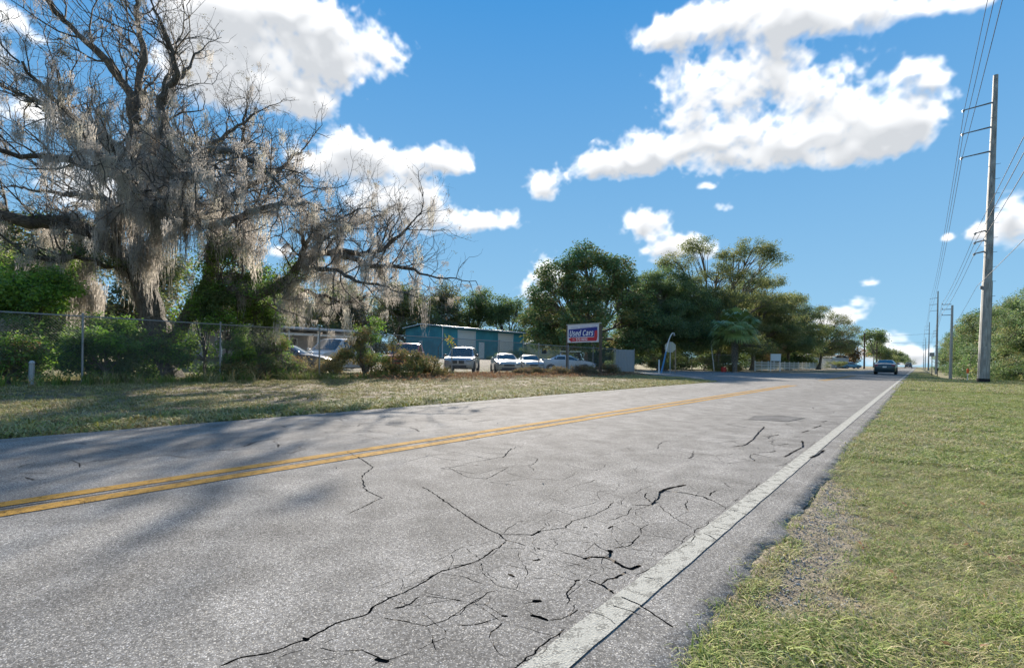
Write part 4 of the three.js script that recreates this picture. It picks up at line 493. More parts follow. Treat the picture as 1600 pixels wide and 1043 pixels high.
  const l = []; for (let k = 0; k < 16; k++) { const t = r(); l.push([lerp(0.1, 0.25, t) + (r() - 0.5) * 0.3, lerp(2.1, 1.4, t) + (r() - 0.5) * 0.2, lerp(-0.5, -0.95, t) + (r() - 0.5) * 0.25, 0.75, r() * 6, r() - 0.5, ...tone(r, [[0.3, 0.32, 0.06], [0.2, 0.28, 0.05], [0.4, 0.24, 0.06]])]); } instances('crown', leafClump(5, 0.13, 0.1, 0.13, 5), leafy, l, s, 'stuff');
  // by the side street
  const S = [[-24.5, -50, 1.8, 1.6, 1.2, 'dark shrub behind the far gate post', DARK], [-22.5, -54, 1.8, 1.8, 1.2, 'shrub behind the fence beyond the side street', DARK.concat(WEED)], [-20.5, -63.5, 2, 1.7, 1.2, 'shrub behind the mesh fence left of the palm', DARK.concat([[0.3, 0.24, 0.2]])], [-19.5, -67.5, 2, 2.0, 1.2, 'dark hedge shrub right behind the bent pole', DARK], [-16.3, -60.2, 1.4, 0.8, 0.8, 'low brown bush beside the foot of the palm', WEED], [-18.0, -88, 2.6, 4.2, 2.4, 'golden shrub behind the white fence', [[0.3, 0.26, 0.1], [0.24, 0.22, 0.08], [0.34, 0.22, 0.12]]], [-37, -44, 2.2, 2, 2, 'yellow green bush behind the white sedan', RIGHTG], [-40, -52, 2.6, 2.8, 2.4, 'rounded green bush before the small cream house', DARK], [-31, -47.5, 2, 2.6, 2, 'shrub under the magnolia', MAGN], [-12.8, -120, 3, 1.6, 3, 'low bush beyond the white fence end', OAK]];
  S.forEach(([x, z, w, h, d, label, tones], i) => shrub('garden_shrub', label, 'shrubs around the side street', x, z, w, h, d, tones, 8, { seed: 1400 + i * 7, leaf: gOak, c: 9, per: 6, cr: 0.4, ls: 0.6 }));
  const P = [6.6, gy(6.6, -43.5), -43.5], pl = thing('saw_palmetto', 'spiky low palmetto at the right edge below the trees', 'shrub', P), fr = new Geo(); frondFan(fr, rng(4), 16, V(0, 0.15, 0), 0.9, 0.95); part('frond', fr.build(), PM(0.16, 0.2, 0.07, 0.7, { transmission: 0.3, thickness: 0, side: THREE.DoubleSide }), pl);
}
function frondFan(g, r, n, c, R, up) {   // fan palm leaves: stalk and spread blades
  for (let k = 0; k < n; k++) {
    const a = k / n * 6.283 + r() * 0.4, e = (r() * 1.5 - 0.45) * up, d = V(Math.cos(a) * Math.cos(e), Math.sin(e), Math.sin(a) * Math.cos(e)), h = c.clone().addScaledVector(d, R * (0.7 + 0.3 * r())); h.y -= R * 0.12; g.tube([c.clone(), c.clone().lerp(h, 0.5).add(V(0, R * 0.06, 0)), h], 0.025, 0.012, 4);
    const s = V().crossVectors(d, V(0, 1, 0)).normalize(), u = V().crossVectors(s, d);
    for (let b = -8; b <= 8; b++) { const t = b / 8 * 1.25, bd = d.clone().multiplyScalar(Math.cos(t)).addScaledVector(s, Math.sin(t)), L = R * (0.75 + 0.15 * r()) * (1 - 0.25 * Math.abs(b / 8)), m = h.clone().addScaledVector(bd, L * 0.55).addScaledVector(u, 0.03 * R - Math.abs(t) * 0.05 * R), e2 = h.clone().addScaledVector(bd, L); e2.y -= L * (0.35 + 0.25 * r()); const w = V().crossVectors(bd, u).normalize().multiplyScalar(0.04 * R); const i0 = g.v(h.x, h.y, h.z), i1 = g.v(m.x + w.x, m.y + w.y, m.z + w.z), i2 = g.v(m.x - w.x, m.y - w.y, m.z - w.z), i3 = g.v(e2.x, e2.y, e2.z); g.tri(i0, i1, i2); g.tri(i1, i3, i2); }
  }
}
shrub('hedge', 'dark hedge closing the view behind the metal gate', null, -27.5, -55, 3.2, 2.4, 2, DARK, 9, { seed: 1601, cat: 'hedge', leaf: gOak, c: 8, per: 6, cr: 0.45, ls: 0.7 });
shrub('hedge', 'dark hedge behind the fence left of the octagonal sign', null, -24.5, -64, 3.2, 2.6, 2, DARK, 9, { seed: 1611, cat: 'hedge', leaf: gOak, c: 8, per: 6, cr: 0.45, ls: 0.7 });
{ // cabbage palm
  const p = thing('cabbage_palm', 'cabbage palm with criss-cross boots on its trunk beside the side street', 'palm tree', [-15.45, gy(-15.45, -58), -58]), r = rng(88), boots = new Geo();
  part('trunk', new Geo().tube([V(0, -0.1, 0), V(0.03, 1.2, 0), V(-0.02, 2.6, 0.02), V(0, 4.6, 0)], k => 0.26 - 0.05 * k, 0, 10).build(), barkGrey, p);
  for (let k = 0; k < 90; k++) { const a = k * 2.4, y = 0.9 + k * 0.04, c = Math.cos(a), s = Math.sin(a); boots.tube([V(c * 0.18, y, s * 0.18), V(c * 0.3, y + 0.18, s * 0.3), V(c * 0.36 - s * 0.1, y + 0.42, s * 0.36 + c * 0.1)], 0.055, 0.03, 4); }
  part('leaf_boots', boots.build(), bark(0.6, 0.55, 0.48), p);
  const f = new Geo(); frondFan(f, r, 46, V(0, 4.75, 0), 1.75, 1.25); frondFan(f, r, 26, V(0, 5.1, 0), 1.6, 1.5); part('crown', f.build(), PM(0.24, 0.31, 0.075, 0.6, { transmission: 0.3, thickness: 0, side: THREE.DoubleSide }), p);
  const dd = new Geo(); for (let k = 0; k < 16; k++) { const a = k / 16 * 6.28, c = Math.cos(a), s = Math.sin(a); dd.tube([V(c * 0.2, 4.5, s * 0.2), V(c * 0.6, 4.2, s * 0.6), V(c * 0.65, 3.1 + r() * 0.5, s * 0.65)], 0.03, 0.09, 4); } part('dead_frond', dd.build(), M(0.28, 0.2, 0.12, 0.9), p);
}

// ---------- grass ----------
function tuft(n, h, w, R, seed, lean = 0.6) {
  const g = new Geo(), r = rng(seed);
  for (let k = 0; k < n; k++) { const a = r() * 6.28, q = R * Math.sqrt(r()), x = Math.cos(a) * q, z = Math.sin(a) * q, L = h * (0.45 + 0.75 * r()), b = r() * 6.28, l = lean * (0.3 + r()), c = Math.cos(b), s = Math.sin(b), ww = w * (0.7 + 0.6 * r()); let pv = -1; for (let j = 0; j < 3; j++) { const t = j / 3, bend = l * L * t * t * 1.2 + l * L * t * 0.4, y = L * t * (1 - 0.3 * l * t), f = ww * (1 - t * 0.6) / 2, i0 = g.v(x + c * bend - s * f, y, z + s * bend + c * f), i1 = g.v(x + c * bend + s * f, y, z + s * bend - c * f); if (pv >= 0) g.quad(pv, pv + 1, i1, i0); pv = i0; } const tip = g.v(x + c * l * L * 1.6, L * Math.max(0.08, 1 - 0.5 * l), z + s * l * L * 1.6); g.tri(pv, pv + 1, tip); }
  return g.build();
}
{
  const r = rng(4242), GR = [[0.23, 0.30, 0.06], [0.29, 0.34, 0.07], [0.19, 0.26, 0.06], [0.34, 0.36, 0.09]], ST = [[0.44, 0.37, 0.19], [0.50, 0.42, 0.23], [0.36, 0.30, 0.16], [0.38, 0.35, 0.15], [0.52, 0.46, 0.28]];
  const near = [[], []], straw = [[], []], mid = [[], []], far = [[], []], litter = [];
  const green = (x, z) => sstep(0.34, 0.62, fbm(x * 0.7 + 3, z * 0.7, 4) * 0.5 + fbm(x * 2.6, z * 2.6 + 9, 3) * 0.5 + (x > 0.6 ? 0.06 : 0));
  const cover = (x, z) => { const n = fbm(x * 0.7 + 3, z * 0.7, 4), m = fbm(x * 2.6, z * 2.6 + 9, 3), e = sstep(-0.46, -0.1, x + (n - 0.5) * 0.9 + (m - 0.5) * 0.6 + 0.34 * sstep(-3, -6, z)), path = Math.abs(x - 0.32 + 0.02 * z - (n - 0.5) * 0.5), bare = (1 - sstep(0.06, 0.3, path)) * sstep(0.42, 0.62, m) * sstep(-6, -9, z) * (1 - sstep(-16, -24, z)); return Math.max(e, 0.06) * (1 - 0.85 * bare); };
  const put = (l, x, z, s, tn, tilt = 0.3) => l[r() < 0.5 ? 0 : 1].push([x, gy(x, z) - 0.006, z, s, r() * 6.3, (r() - 0.5) * tilt, ...tone(r, tn)]);
  for (let k = 0; k < 90000; k++) { const z = -0.7 - 8 * Math.pow(r(), 1.25), x = -0.62 + r() * (1.6 + 0.2 * -z), cv = cover(x, z); if (r() > cv) continue; const g = green(x, z); r() < 0.36 + 0.45 * g ? put(near, x, z, 0.6 + 0.8 * r(), r() < 0.76 ? GR : ST) : put(straw, x, z, 0.4 + 0.6 * r(), r() < 0.8 ? ST : GR, 0.8); }
  for (let k = 0; k < 52000; k++) { const z = -6.2 - 23 * Math.pow(r(), 1.25), x = -0.56 + r() * (3.2 + 0.16 * -z), cv = cover(x, z); if (r() > cv) continue; put(mid, x, z, 0.8 + 0.7 * r(), r() < 0.36 + 0.5 * green(x, z) ? GR : ST); }
  for (let k = 0; k < 26000; k++) { const z = -24 - 60 * Math.pow(r(), 1.6), x = -0.5 + r() * 9; put(far, x, z, 0.8 + 0.7 * r(), r() < 0.5 ? GR : ST); }
  // tufts that hug the broken asphalt edge
  for (let k = 0; k < 1500; k++) { const z = -0.8 - 30 * r() * r(), x = -0.53 + (r() - 0.3) * 0.1; if (fbm(3.1, z * 1.7, 3) < 0.5) continue; put(near, x, z, 0.7 + 0.7 * r(), r() < 0.45 ? GR : [[0.36, 0.27, 0.1], ...ST]); }
  // big clump at the bottom of the picture
  for (let k = 0; k < 240; k++) { const a = r() * 6.3, q = 0.22 * Math.sqrt(r()); put(near, -0.2 + Math.cos(a) * q, -1.88 + Math.sin(a) * q, 1.0 + 0.9 * r(), r() < 0.75 ? GR : ST); }
  const tn = [tuft(9, 0.036, 0.0036, 0.03, 1, 0.8), tuft(9, 0.04, 0.0034, 0.035, 2, 0.9)], ts = [tuft(10, 0.045, 0.0027, 0.05, 3, 1.5), tuft(10, 0.05, 0.0026, 0.05, 4, 1.7)], tm = [tuft(16, 0.048, 0.0065, 0.085, 5, 1.0), tuft(16, 0.052, 0.0065, 0.09, 6, 1.2)], tf = [tuft(12, 0.085, 0.016, 0.22, 7, 1.1), tuft(12, 0.09, 0.016, 0.24, 8, 1.2)];
  const gm = PM(1, 1, 1, 0.8, { transmission: 0.3, thickness: 0, side: THREE.DoubleSide, specularIntensity: 0.4 });
  const lawn = new THREE.Group(); lawn.name = 'verge_grass'; scene.add(lawn); tag(lawn, 'patchy green and straw grass on the verge right of the road', 'grass', null, 'stuff');
  [[near, tn], [straw, ts], [mid, tm], [far, tf]].forEach(([l, g]) => l.forEach((a, i) => instances('grass_blades', g[i], gm, a, lawn, 'stuff')));
  // left verge
  const lv = [[], []], lw = [[], []], lot = [[], []], DRY = [[0.4, 0.33, 0.17], [0.46, 0.38, 0.2], [0.32, 0.27, 0.14], [0.26, 0.25, 0.09], [0.3, 0.28, 0.1]], YG = [[0.3, 0.31, 0.08], [0.22, 0.25, 0.07], [0.36, 0.33, 0.12]];
  for (let k = 0; k < 70000; k++) { const z = 5 - 62 * Math.pow(r(), 1.15), x = -7.93 - r() * 11.6; if (inDrive(x, z) > 0.1) continue; const m = fbm(x * 2.6, z * 2.6 + 9, 3), n = fbm(x * 0.7 + 3, z * 0.7, 4), band = sstep(-9, -10.5, x) * (1 - sstep(-16, -18.4, x)); if (r() < band * sstep(0.36, 0.55, m * 0.5 + n * 0.5) * 0.8) continue; const y = x > -9.8 ? 0.55 : 0.28; put(lv, x, z, (x > -9.5 ? 1.1 : 0.75) * (0.6 + 0.7 * r()), r() < y * (0.5 + n) ? YG : DRY, 0.5); }
  for (let k = 0; k < 1100; k++) { const z = 4 - 20 * r(), x = -18.8 + (r() + r() - 1) * 1.1; if (fbm(z * 0.9, x * 0.9, 3) < 0.44) continue; put(lw, x, z, (0.35 + 0.75 * r()) * (fbm(z, 2, 2) + 0.4), r() < 0.7 ? [[0.2, 0.28, 0.05], [0.14, 0.2, 0.05], [0.26, 0.3, 0.09]] : DRY); }
  for (let k = 0; k < 16000; k++) { const z = 2 - 52 * r(), x = -19.6 - 14 * r() * r(); put(lot, x, z, 0.7 + 0.6 * r(), r() < 0.6 ? YG : DRY); }
  const lawn2 = new THREE.Group(); lawn2.name = 'verge_grass_001'; scene.add(lawn2); tag(lawn2, 'dry mown grass between the road and the chain link fence', 'grass', null, 'stuff');
  const tv = [tuft(13, 0.1, 0.016, 0.16, 11, 1.1), tuft(13, 0.11, 0.016, 0.17, 12, 1.2)], tw = [tuft(12, 0.55, 0.02, 0.12, 13, 0.6), tuft(12, 0.6, 0.02, 0.12, 14, 0.7)];
  lv.forEach((a, i) => instances('grass_blades', tv[i], gm, a, lawn2, 'stuff')); lw.forEach((a, i) => instances('tall_grass', tw[i], gm, a, lawn2, 'stuff')); lot.forEach((a, i) => instances('grass_blades', tf[i], gm, a, lawn2, 'stuff'));
  // gravel strewn along the broken edge
  for (let k = 0; k < 9000; k++) { const z = -0.8 - 10 * Math.pow(r(), 1.4), x = -0.54 + Math.abs(r() + r() - 1) * 0.55; litter.push([x, gy(x, z) + 0.001, z, 0.0025 + 0.007 * r() * r() * r() + 0.002 * r(), r() * 6, r() * 3, ...tone(r, [[0.3, 0.28, 0.26], [0.2, 0.19, 0.18], [0.42, 0.4, 0.37], [0.34, 0.28, 0.22]]), 0.7]); }
  for (let k = 0; k < 260; k++) { const z = -2 - 26 * r(), x = -7.4 + r() * 6.7; litter.push([x, 0.002, z, 0.003 + 0.006 * r() * r(), r() * 6, r() * 3, ...tone(r, [[0.3, 0.28, 0.26], [0.2, 0.19, 0.18]]), 0.7]); }
  tag(instances('gravel', new THREE.IcosahedronGeometry(1, 0), M(1, 1, 1, 0.9, { flatShading: true }), litter, null, 'stuff'), 'loose grey gravel along the broken asphalt edge', 'gravel');
  // fallen leaves
  const fl = []; for (let k = 0; k < 5200; k++) { const z = -13 - 27 * r(), x = -15 - 5.2 * Math.sqrt(r()); if (inDrive(x, z) > 0) continue; fl.push([x, gy(x, z) + 0.03 + 0.04 * r(), z, 0.5 + 0.6 * r(), r() * 6, r() * 2 - 1, ...tone(r, [[0.26, 0.15, 0.08], [0.2, 0.11, 0.06], [0.32, 0.2, 0.11]])]); } for (let k = 0; k < 70; k++) { const z = -1.5 - 9 * r(), x = -0.4 + r() * 2; fl.push([x, gy(x, z) + 0.02, z, 0.14 + 0.2 * r(), r() * 6, r() - 0.5, ...tone(r, [[0.34, 0.2, 0.11], [0.28, 0.18, 0.1]])]); }
  tag(instances('fallen_leaves', leafClump(5, 0.1, 0.06, 0.14, 9, 0, 0.2), dry, fl, null, 'stuff'), 'brown fallen leaves strewn along the fence foot', 'leaves');
}

// ---------- vehicles ----------
const rubber = M(0.02, 0.02, 0.021, 0.85), trim = M(0.025, 0.025, 0.027, 0.55), alloy = M(0.5, 0.5, 0.52, 0.35, { metalness: 0.8 }), glassDark = PM(0.02, 0.028, 0.032, 0.06, { specularIntensity: 0.9, clearcoat: 0.6 }), lens = PM(0.22, 0.235, 0.25, 0.12, { clearcoat: 1 }), redLens = PM(0.32, 0.012, 0.015, 0.2, { clearcoat: 1 }), plateW = M(0.7, 0.7, 0.66, 0.5), amber = PM(0.6, 0.22, 0.03, 0.2, { clearcoat: 1 });
const paint = (r, g, b, m = 0.35) => PM(r, g, b, 0.38, { metalness: m, clearcoat: 0.8, clearcoatRoughness: 0.12 });
// stations from the tail to the nose: place along the length, underside, belt, half width, top, half width of the top (shares of length, height and half width)
const SHAPE = {
  sedan: { s: [[-0.5, 0.3, 0.58, 0.78, 0.6, 0.7], [-0.485, 0.2, 0.69, 0.9, 0.71, 0.8], [-0.42, 0.17, 0.73, 0.97, 0.755, 0.85], [-0.33, 0.15, 0.735, 1, 0.76, 0.82], [-0.17, 0.15, 0.72, 1, 0.985, 0.66], [-0.05, 0.15, 0.71, 1, 1, 0.68], [0.07, 0.15, 0.7, 1, 0.97, 0.67], [0.23, 0.15, 0.69, 1, 0.7, 0.8], [0.33, 0.16, 0.66, 0.99, 0.675, 0.82], [0.43, 0.18, 0.6, 0.95, 0.615, 0.78], [0.48, 0.2, 0.53, 0.86, 0.54, 0.68], [0.5, 0.27, 0.47, 0.76, 0.48, 0.6]], cowl: 0.23, front: 0.07, rear: -0.17, tail: -0.33, lampY: 0.5, lampX: 0.455, tailY: 0.62 },
  suv: { s: [[-0.5, 0.28, 0.6, 0.84, 0.62, 0.78], [-0.48, 0.2, 0.64, 0.95, 0.68, 0.84], [-0.42, 0.17, 0.655, 1, 0.965, 0.72], [-0.25, 0.16, 0.65, 1, 1, 0.74], [0, 0.16, 0.645, 1, 0.995, 0.74], [0.09, 0.16, 0.64, 1, 0.965, 0.73], [0.24, 0.16, 0.63, 1, 0.645, 0.84], [0.34, 0.17, 0.61, 0.99, 0.625, 0.84], [0.44, 0.18, 0.57, 0.96, 0.585, 0.82], [0.485, 0.2, 0.5, 0.88, 0.51, 0.74], [0.5, 0.24, 0.44, 0.8, 0.45, 0.66]], cowl: 0.24, front: 0.09, rear: -0.42, tail: -0.48, lampY: 0.49, lampX: 0.46, tailY: 0.58 },
  pickup: { s: [[-0.5, 0.3, 0.58, 0.92, 0.59, 0.88], [-0.48, 0.26, 0.6, 0.97, 0.605, 0.9], [-0.17, 0.24, 0.6, 0.98, 0.605, 0.9], [-0.14, 0.22, 0.62, 0.98, 0.97, 0.76], [-0.02, 0.22, 0.62, 0.98, 1, 0.77], [0.07, 0.22, 0.62, 0.98, 0.97, 0.76], [0.18, 0.22, 0.61, 0.98, 0.62, 0.86], [0.3, 0.22, 0.6, 0.98, 0.61, 0.86], [0.46, 0.24, 0.57, 0.96, 0.58, 0.86], [0.495, 0.28, 0.53, 0.93, 0.54, 0.84], [0.5, 0.3, 0.5, 0.92, 0.51, 0.82]], cowl: 0.18, front: 0.07, rear: -0.14, tail: -0.17, lampY: 0.46, lampX: 0.492, tailY: 0.5 },
};
function car(o) {
  const t = thing(o.name, o.label, o.category || 'car', o.at, o.turn, o.group), S = SHAPE[o.type], L = o.L, W = o.W / 2, H = o.H, st = S.s;
  const sec = f => { let k = 0; while (k < st.length - 2 && st[k + 1][0] < f) k++; const q = clamp((f - st[k][0]) / (st[k + 1][0] - st[k][0])); return st[k].map((v, i) => lerp(v, st[k + 1][i], q)); };
  const half = a => { const [f, yb, be, w, tp, tw] = a, y = [yb * H, be * H, tp * H], ed = Math.max(y[2] - 0.05, y[1]); return [[0, y[0]], [w * W * 0.84, y[0]], [w * W * 0.975, y[0] + 0.07], [w * W, lerp(y[0], y[1], 0.55)], [w * W * 0.965, y[1]], [tw * W, ed], [tw * W * 0.8, y[2]], [0, y[2] + 0.025]]; };
  const xs = []; for (let k = 0; k < st.length - 1; k++) for (let j = 0; j < 3; j++) xs.push(lerp(st[k][0], st[k + 1][0], j / 3)); xs.push(st[st.length - 1][0]);
  part('body', fixRings(xs, f => { const h = half(sec(f)); return [...h, ...h.slice(1, -1).reverse().map(([z, y]) => [-z, y])]; }, L, H), o.paint, t);
  // glass
  const pane = (name, f0, f1) => { const q = new Geo(), N = 5, dir = f1 > f0 ? 1 : -1; for (let i = 0; i <= N; i++) { const f = lerp(f0, f1, 0.06 + 0.86 * i / N), a = half(sec(f)), ring = [[a[5][0] * 0.95, a[5][1] + 0.012], [a[6][0], a[6][1] + 0.012], [0, a[7][1] + 0.012], [-a[6][0], a[6][1] + 0.012], [-a[5][0] * 0.95, a[5][1] + 0.012]]; ring.forEach(([z, y]) => q.v(f * L + dir * 0.012, y, z)); if (i) for (let k = 0; k < 4; k++) { const b = (i - 1) * 5 + k; q.quad(b, b + 1, b + 6, b + 5); } } return part(name, q.build(), glassDark, t); };
  pane('windshield', S.front, S.cowl); pane('rear_window', S.rear, S.tail);
  const side = (f0, f1, z) => { const q = new Geo(), N = 5; for (let i = 0; i <= N; i++) { const f = lerp(f0, f1, i / N), a = half(sec(f)); for (const s of [0.1, 0.86]) q.v(f * L, lerp(a[4][1], a[5][1], s), z * (lerp(a[4][0], a[5][0], s) + 0.008)); if (i) { const b = (i - 1) * 2; q.quad(b, b + 1, b + 3, b + 2); } } part('side_window', q.build(), glassDark, t); };
  for (const z of [1, -1]) { const m = (S.front + S.rear) / 2 + 0.02; side(m + 0.008, S.cowl - 0.03, z); side(o.type === 'pickup' ? m - 0.06 : Math.max(S.rear - 0.06, -0.43), m - 0.008, z); }
  // wheels
  const R = o.R || 0.33, tyre = new THREE.TorusGeometry(R - 0.075, 0.085, 8, 22).scale(1, 1, 1.15), disc = merge([new THREE.CylinderGeometry(R * 0.6, R * 0.6, 0.05, 18).rotateX(Math.PI / 2), ...[0, 1, 2, 3, 4].map(k => box(0.06, R * 1.1, 0.03, 0, R * 0.05, 0.03).rotateZ(k * 1.2566))]);
  for (const x of [0.3, -0.29]) for (const z of [1, -1]) { const w = new THREE.Group(); w.name = 'wheel'; w.position.set(x * L, R, z * (W - 0.075)); if (z < 0) w.rotation.y = Math.PI; t.add(w); part('tyre', tyre, rubber, w); part('rim', disc, alloy, w); const a = part('wheel_arch', new THREE.TorusGeometry(R + 0.035, 0.035, 6, 18, Math.PI), trim, t); a.position.set(x * L, R, z * (W - 0.012)); }
  const lamp = (name, x, y, z, sx, sy, sz, m) => { const q = part(name, new THREE.SphereGeometry(1, 14, 10).scale(sx, sy, sz), m, t); q.position.set(x * L, y * H, z); };
  const fw = half(sec(S.lampX))[3][0], tx = -0.488, rw = half(sec(tx))[3][0];
  for (const z of [1, -1]) { lamp('headlight', 0.481, S.lampY - 0.015, z * fw * 0.74, 0.14, 0.085, 0.2, lens); lamp('taillight', tx + 0.002, S.tailY, z * rw * 0.82, 0.07, 0.08, 0.2, redLens); const m = part('mirror', new THREE.SphereGeometry(1, 10, 8).scale(0.07, 0.08, 0.13), o.mirror || o.paint, t); m.position.set((S.cowl - 0.045) * L, half(sec(S.cowl))[4][1] + 0.09, z * (W + 0.08)); }
  part('grille', box(0.05, 0.13 * (o.grille || 1), W * 0.8, 0.497 * L, (S.lampY - 0.06) * H, 0), trim, t); part('air_intake', box(0.06, 0.14, W * 1.1, 0.4985 * L, 0.275 * H, 0), trim, t);
  part('bumper_strip', box(0.05, 0.1, W * 1.35, -0.492 * L, 0.3 * H, 0), trim, t); part('bumper_strip', box(0.06, 0.05, W * 1.3, 0.487 * L, 0.21 * H, 0), trim, t);
  if (o.grille) part('grille_bar', box(0.02, 0.2, 0.07, 0.497 * L + 0.03, (S.lampY - 0.06) * H, 0), alloy, t);
  part('license_plate', box(0.02, 0.13, 0.31, -0.505 * L, (S.tailY - 0.1) * H, 0), plateW, t);
  if (o.wiper !== false) part('hood_seam', box(0.02, 0.008, W * 1.3, (S.cowl + 0.012) * L, S.s.find(q => q[0] === S.cowl)[4] * H + 0.014, 0), trim, t);
  for (const z of [1, -1]) for (const f of [S.front - 0.02, (S.front + S.rear) / 2 - 0.06]) { const a = half(sec(f)); part('door_handle', box(0.2, 0.03, 0.03, f * L, a[4][1] - 0.1, z * (a[4][0] + 0.02)), o.paint, t); }
  return t;
}
function fixRings(xs, ringAt, L, H) {
  const g = new Geo(); let n = 0; xs.forEach((f, i) => { const r = ringAt(f); n = r.length; r.forEach(([z, y]) => g.v(f * L, y, z)); if (i) for (let k = 0; k < n; k++) { const a = (i - 1) * n + k, b = (i - 1) * n + (k + 1) % n; g.quad(a, a + n, b + n, b); } });
  for (const e of [0, xs.length - 1]) { const c = g.v(xs[e] * L, 0.42 * H, 0); for (let k = 0; k < n; k++) { const a = e * n + k, b = e * n + (k + 1) % n; e ? g.tri(a, c, b) : g.tri(a, b, c); } }
  return g.build(0.75);
}
const head = (dx, dz) => Math.atan2(-dz, dx);   // turn so that the nose points along (dx, dz)
const onLot = (x, z) => [x, gy(x, z), z], lotGroup = 'cars parked in the used car lot';
car({ name: 'parked_car', label: 'dark blue sedan seen from the side behind the weeds', type: 'sedan', L: 4.5, W: 1.74, H: 1.46, paint: paint(0.02, 0.05, 0.11), at: onLot(-24.0, -12.7), turn: head(0.75, -0.66), group: lotGroup });
car({ name: 'parked_van', label: 'white van half hidden by brown weeds and vines', category: 'van', type: 'suv', L: 4.9, W: 1.95, H: 1.95, paint: paint(0.42, 0.43, 0.44, 0), at: onLot(-25.0, -16.0), turn: head(0.35, 0.93), group: lotGroup });
car({ name: 'parked_pickup', label: 'faded red pickup with pale roof facing the fence', category: 'pickup', type: 'pickup', L: 5.2, W: 1.95, H: 1.8, R: 0.37, paint: paint(0.42, 0.05, 0.06, 0), mirror: trim, at: onLot(-24.2, -20.3), turn: head(0.62, 0.78), group: lotGroup });
car({ name: 'parked_suv', label: 'silver suv with twin grille facing out through the fence', category: 'suv', type: 'suv', L: 4.8, W: 1.93, H: 1.74, R: 0.37, grille: 1.5, paint: paint(0.30, 0.31, 0.32, 0.3), mirror: trim, at: onLot(-24.0, -24.9), turn: head(0.6, 0.8), group: lotGroup });
car({ name: 'parked_car', label: 'pale beige sedan between the silver suv and smaller silver sedan', type: 'sedan', L: 4.6, W: 1.78, H: 1.42, paint: paint(0.40, 0.38, 0.33, 0.2), at: onLot(-23.0, -28.2), turn: head(0.72, 0.69), group: lotGroup });
car({ name: 'parked_car', label: 'small silver sedan with dark windshield left of the sign', type: 'sedan', L: 4.4, W: 1.74, H: 1.42, paint: paint(0.34, 0.36, 0.38, 0.3), at: onLot(-24.7, -33.4), turn: head(0.72, 0.69), group: lotGroup });
car({ name: 'parked_car', label: 'white sedan parked side on behind the left sign post', type: 'sedan', L: 4.7, W: 1.8, H: 1.46, paint: paint(0.52, 0.53, 0.54, 0), at: onLot(-23.2, -36.6), turn: head(0.79, -0.62), group: lotGroup });
car({ name: 'driving_car', label: 'dark teal sedan driving away down the right lane', type: 'sedan', L: 4.75, W: 1.8, H: 1.44, paint: paint(0.018, 0.05, 0.062), at: [-2.55, 0.004, -64], turn: Math.PI / 2 });
car({ name: 'oncoming_car', label: 'tiny white car far away on the road near the horizon', type: 'sedan', L: 4.6, W: 1.78, H: 1.45, paint: paint(0.7, 0.7, 0.7, 0), at: [-5.8, 0.004, -190], turn: -Math.PI / 2 });
car({ name: 'far_pickup', label: 'dark pickup far ahead in the right lane', category: 'pickup', type: 'pickup', L: 5.2, W: 1.95, H: 1.8, paint: paint(0.03, 0.04, 0.05), at: [-2.5, 0.004, -215], turn: Math.PI / 2 });
car({ name: 'roadside_car', label: 'small blue car parked beyond the oaks by the wooden pole', type: 'suv', L: 4.4, W: 1.8, H: 1.6, paint: paint(0.05, 0.2, 0.3), at: [-13, -0.03, -150], turn: 0.6 });
{ // golf cart behind the sign
  const t = thing('golf_cart', 'white roofed golf cart parked behind the used cars sign', 'cart', onLot(-25.2, -40.4), head(0.79, -0.62)), w = M(0.66, 0.66, 0.62, 0.5), d = trim;
  part('roof', new THREE.BoxGeometry(1.9, 0.07, 1.15, 1, 1, 1).translate(0, 1.85, 0), M(0.72, 0.7, 0.55, 0.6), t); part('body', merge([box(2.2, 0.28, 1.1, 0, 0.48, 0), box(0.55, 0.42, 1.05, 0.85, 0.78, 0), box(0.8, 0.35, 1.05, -0.62, 0.74, 0)]), w, t); part('seat', merge([box(0.5, 0.12, 1, -0.35, 0.98, 0), box(0.12, 0.45, 1, -0.62, 1.2, 0)]), M(0.5, 0.47, 0.4, 0.7), t);
  for (const x of [0.75, -0.85]) for (const z of [0.5, -0.5]) part('roof_post', rod([x, 0.6, z], [x * 1.02, 1.85, z], 0.02), d, t);
  for (const x of [0.75, -0.75]) for (const z of [0.5, -0.5]) { const q = part('wheel', new THREE.TorusGeometry(0.17, 0.07, 8, 16), rubber, t); q.position.set(x, 0.24, z); }
  part('side_panel', box(0.03, 0.85, 1.0, -0.9, 1.3, 0), M(0.5, 0.52, 0.53, 0.4), t);
}

